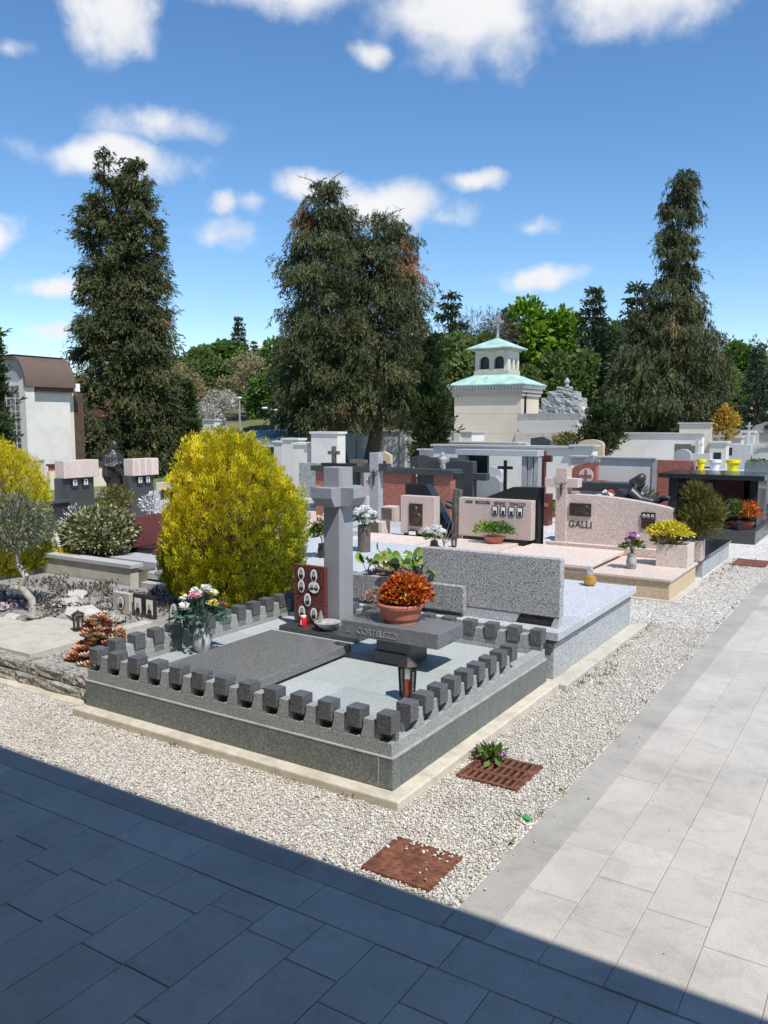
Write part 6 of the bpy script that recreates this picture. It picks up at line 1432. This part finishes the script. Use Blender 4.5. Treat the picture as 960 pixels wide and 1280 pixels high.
        bx('cross_post', 'stone_monument', t, x-.03, x+.03, y+.2, y+.26, h+.07, h+.36, .003); bx('cross_arm', 'stone_monument', t, x-.1, x+.1, y+.202, y+.258, h+.2, h+.26, .003)
    # houses on the slope
    def house(lab, s, d, w, h, mat, roof, z=0., dep=4):
        x, y = place(s, d); z0 = hill(x, y)+z; t = thing('house', lab, 'house', (x, y, z0)); bx('wall', mat, t, x-w/2, x+w/2, y, y+dep, z0-1.5, z0+h, .02)
        MB().prism([(x-w/2-.4,z0+h),(x+w/2+.4,z0+h),(x,z0+h+w*.22)], y-.4, y+dep+.4, 'y').build('roof', roof, t)
        for r in range(max(1, int(h//2.4))):
            for k in range(max(1, int(w//1.8))):
                xx = x-w/2+(k+.5)*w/max(1, int(w//1.8)); wn = bx('window', 'white_plaster', t, xx-.45, xx+.45, y-.04, y-.002, z0+.7+2.4*r, z0+1.95+2.4*r, .01); bx('pane', 'window_glass', wn, xx-.36, xx+.36, y-.06, y-.041, z0+.78+2.4*r, z0+1.87+2.4*r, 0)
    house('yellow house between the yellow tree and the dark cone conifer', 28.5, 68, 3.6, 2.2, 'yellow_plaster', 'roof_tile')
    house('white house with grey roof behind the yew', 15.2, 58, 3.5, 2.2, 'white_plaster', 'grey_metal', .3)
    house('house with terracotta roof half hidden right of the chapel', 13.2, 62, 3.0, 2.3, 'buff_plaster', 'roof_tile', .6)
    house('reddish house glimpsed between the brown roof and the left conifer', -18.9, 52, 3.4, 2.9, 'terracotta', 'roof_tile')
    # lamp posts
    for s, d, h, arm, lab in ((-7.2, 41, 2.9, 0, 'grey lamp pole above the golden conifer'), (-5.4, 41, 2.3, 0, 'second thin pole right of the grey lamp pole'), (-4.6, 36, 2.1, 1, 'street lamp with a curved arm left of the central conifer')):
        x, y = place(s, d); t = thing('street_lamp', lab, 'lamp post', (x, y, 0)); MB().tube([(x,y,-.05),(x,y,h)], [.06,.04], 8).build('pole', 'grey_metal', t, 0, True)
        if arm: MB().tube([(x,y,h),(x-.25,y-.1,h+.12),(x-.55,y-.2,h+.2)], [.03,.03,.025], 6).build('arm', 'grey_metal', t, 0, True)
        MB().ell((x-.62*arm,y-.22*arm,h+.2*arm), (.16,.09,.05)).build('lamp_head', 'plastic_white', t, 0, True)
walls()

def filler_graves():
    """smaller stones of the middle rows"""
    rg = random.Random(31)
    rows = [(-7.4,12.9,.45,.62,'granite_red','rust red low headstone behind the dark lintel'),(-9.3,14.2,.5,.7,'granite_pink','rose headstone left of the central conifer trunks'),(-10.4,15.2,.4,.8,'stone_brown','brown headstone left of the central conifer roots'),
      (-7.0,15.0,.45,.75,'granite_pale','light grey headstone behind the grey portal on its left'),(-4.3,15.6,.4,.6,'stone_brown','brown stone at the right foot of the white panel wall'),(-3.9,16.2,.35,.9,'granite_pink_pale','pale pink narrow stone right of the white panel wall'),
      (-9.9,17.2,.6,.85,'granite_charcoal','charcoal headstone under the left side of the central conifer'),(-11.4,17.8,.5,.9,'granite_buff','buff headstone under the central conifer'),(-12.6,16.2,.5,.8,'granite_red','red headstone peeping out left of the white pillars'),
      (-6.1,18.4,.6,1.25,'granite_buff','tall buff headstone rising over the pale wall'),(-7.4,18.6,.5,1.3,'granite_charcoal','charcoal headstone rising over the pale wall'),(-4.7,21.5,.5,1.1,'stone_brown','brown headstone below the small yew'),(-3.4,15.4,.3,1.15,'granite_pale_wall','grey upright stone left of the red block'),
      (-14.2,12.2,.6,.7,'granite_pale','pale headstone between the right stele and the golden conifer'),(-12.2,11.2,.6,.45,'granite_pink_pale','low pink stone right of the right stele')]
    for i, (x, y, w, h, mat, lab) in enumerate(rows):
        t = thing('small_grave', lab, 'grave', (x, y, 0)); bx('base', 'granite_pale_wall', t, x-w*.7, x+w*.7, y-.8, y+.25, -.04, .14, .004)
        if i % 3 == 0: MB().prism([(x-w/2,.14),(x+w/2,.14)]+[(x+w/2*math.cos(k*.3927), h-.12+.12*math.sin(k*.3927)) for k in range(9)], y, y+.12, 'y').build('headstone', mat, t, .004)
        elif i % 3 == 1: MB().prism([(x-w/2,.14),(x+w/2,.14),(x+w/2,h-.1),(x+w*.1,h),(x-w/2,h-.04)], y, y+.12, 'y').build('headstone', mat, t, .004)
        else: bx('headstone', mat, t, x-w/2, x+w/2, y, y+.13, .14, h, .006)
        bx('plate', 'bronze', t, x-w*.25, x+w*.25, y-.012, y-.001, h*.5, h*.72, .002); photo_oval(t, x-w*.32, y, h*.62, .03, .042)
        m = MB(); 
        for q in range(5): flower_head(m, (x+rg.uniform(-.1,.1)+w*.2, y-.2+rg.uniform(-.06,.06), .34+rg.uniform(-.03,.03)), .05, rg, 14)
        m.build('flower_bunch', rg.choice(['petal_red','petal_white','petal_pink','petal_yellow']), t, kind='stuff'); MB().lathe([(.05,0),(.06,.1),(.05,.18)], (x+w*.2, y-.2, .14), 10).build('vase', 'bronze_dark', t, 0, True)
filler_graves()
# ------------------------------------------------------------------ small plants and litter on the gravel
plain('plastic_green', (.05,.32,.08), .5)
def ground_bits():
    f = thing('violet_plant', 'small violet flowers with green leaves lying on the drain grate', 'flowers', (-1.585, 3.43, .012))
    leaf_cluster('leaves', 'leaf_green', f, (-1.585,3.43,.03), (.06,.05,.035), 90, .05, .028, .4, 201, .1)
    for dx, dy in ((-.07,.01),(-.05,.06),(.06,-.01),(.05,.03)):
        m = MB(); flower_head(m, (-1.585+dx,3.43+dy,.035), .022, random.Random(int(dx*100))); m.build('flower', 'petal_violet', f)
    w = thing('green_scrap', 'scrap of green leaf lying on the gravel beside the path kerb', 'litter', (-1.215, 2.98, .008))
    MB().prism([(-1.24,2.975),(-1.2,2.965),(-1.185,2.985),(-1.225,2.995)], .006, .012, 'z').build('leaf', 'plastic_green', w); MB().tube([(-1.24,2.985,.009),(-1.262,2.99,.006)], .003, 5).build('stalk', 'plastic_green', w)
    rng = np.random.default_rng(55); pts = []
    for (x0, x1, y0, y1, n) in ((-1.66,-1.6,4.6,6.6,30),(-1.66,-1.4,8.4,10.4,50),(-1.66,-1.5,4.7,5.4,16),(-3.8,-1.75,2.74,2.755,10),(-1.19,-1.172,2.5,8,16)):
        for k in range(n):
            c = np.array([rng.uniform(x0,x1), rng.uniform(y0,y1), .0]); m = rng.integers(4,12); pts.append(c+rng.normal(size=(m,3))*np.array([.012,.012,.0]))
    P = np.concatenate(pts); V, F = leaves(P, rng.normal(size=P.shape)*.6+np.array([0,0,.9]), rng.uniform(.012,.035,len(P)), .006, rng)
    tag(npmesh('weeds', V, F, 'leaf_juniper', None, rng.random(len(P)), 'stuff'), 'tiny dry weeds sprouting from the gravel edges', 'weeds')
    pebbles_on = pebbles('stray_pebbles', [(-1.165,-1.03,2.3,6,60),(-1.0,-.3,2.3,6,5),(-3.5,-1.2,2.17,2.28,40),(-3.5,-.5,1.2,2.1,4)], 'pebble', .0025, .006, z=.008, seed=77); tag(pebbles_on, 'stray pebbles kicked onto the kerb and paving', 'pebbles')
ground_bits()
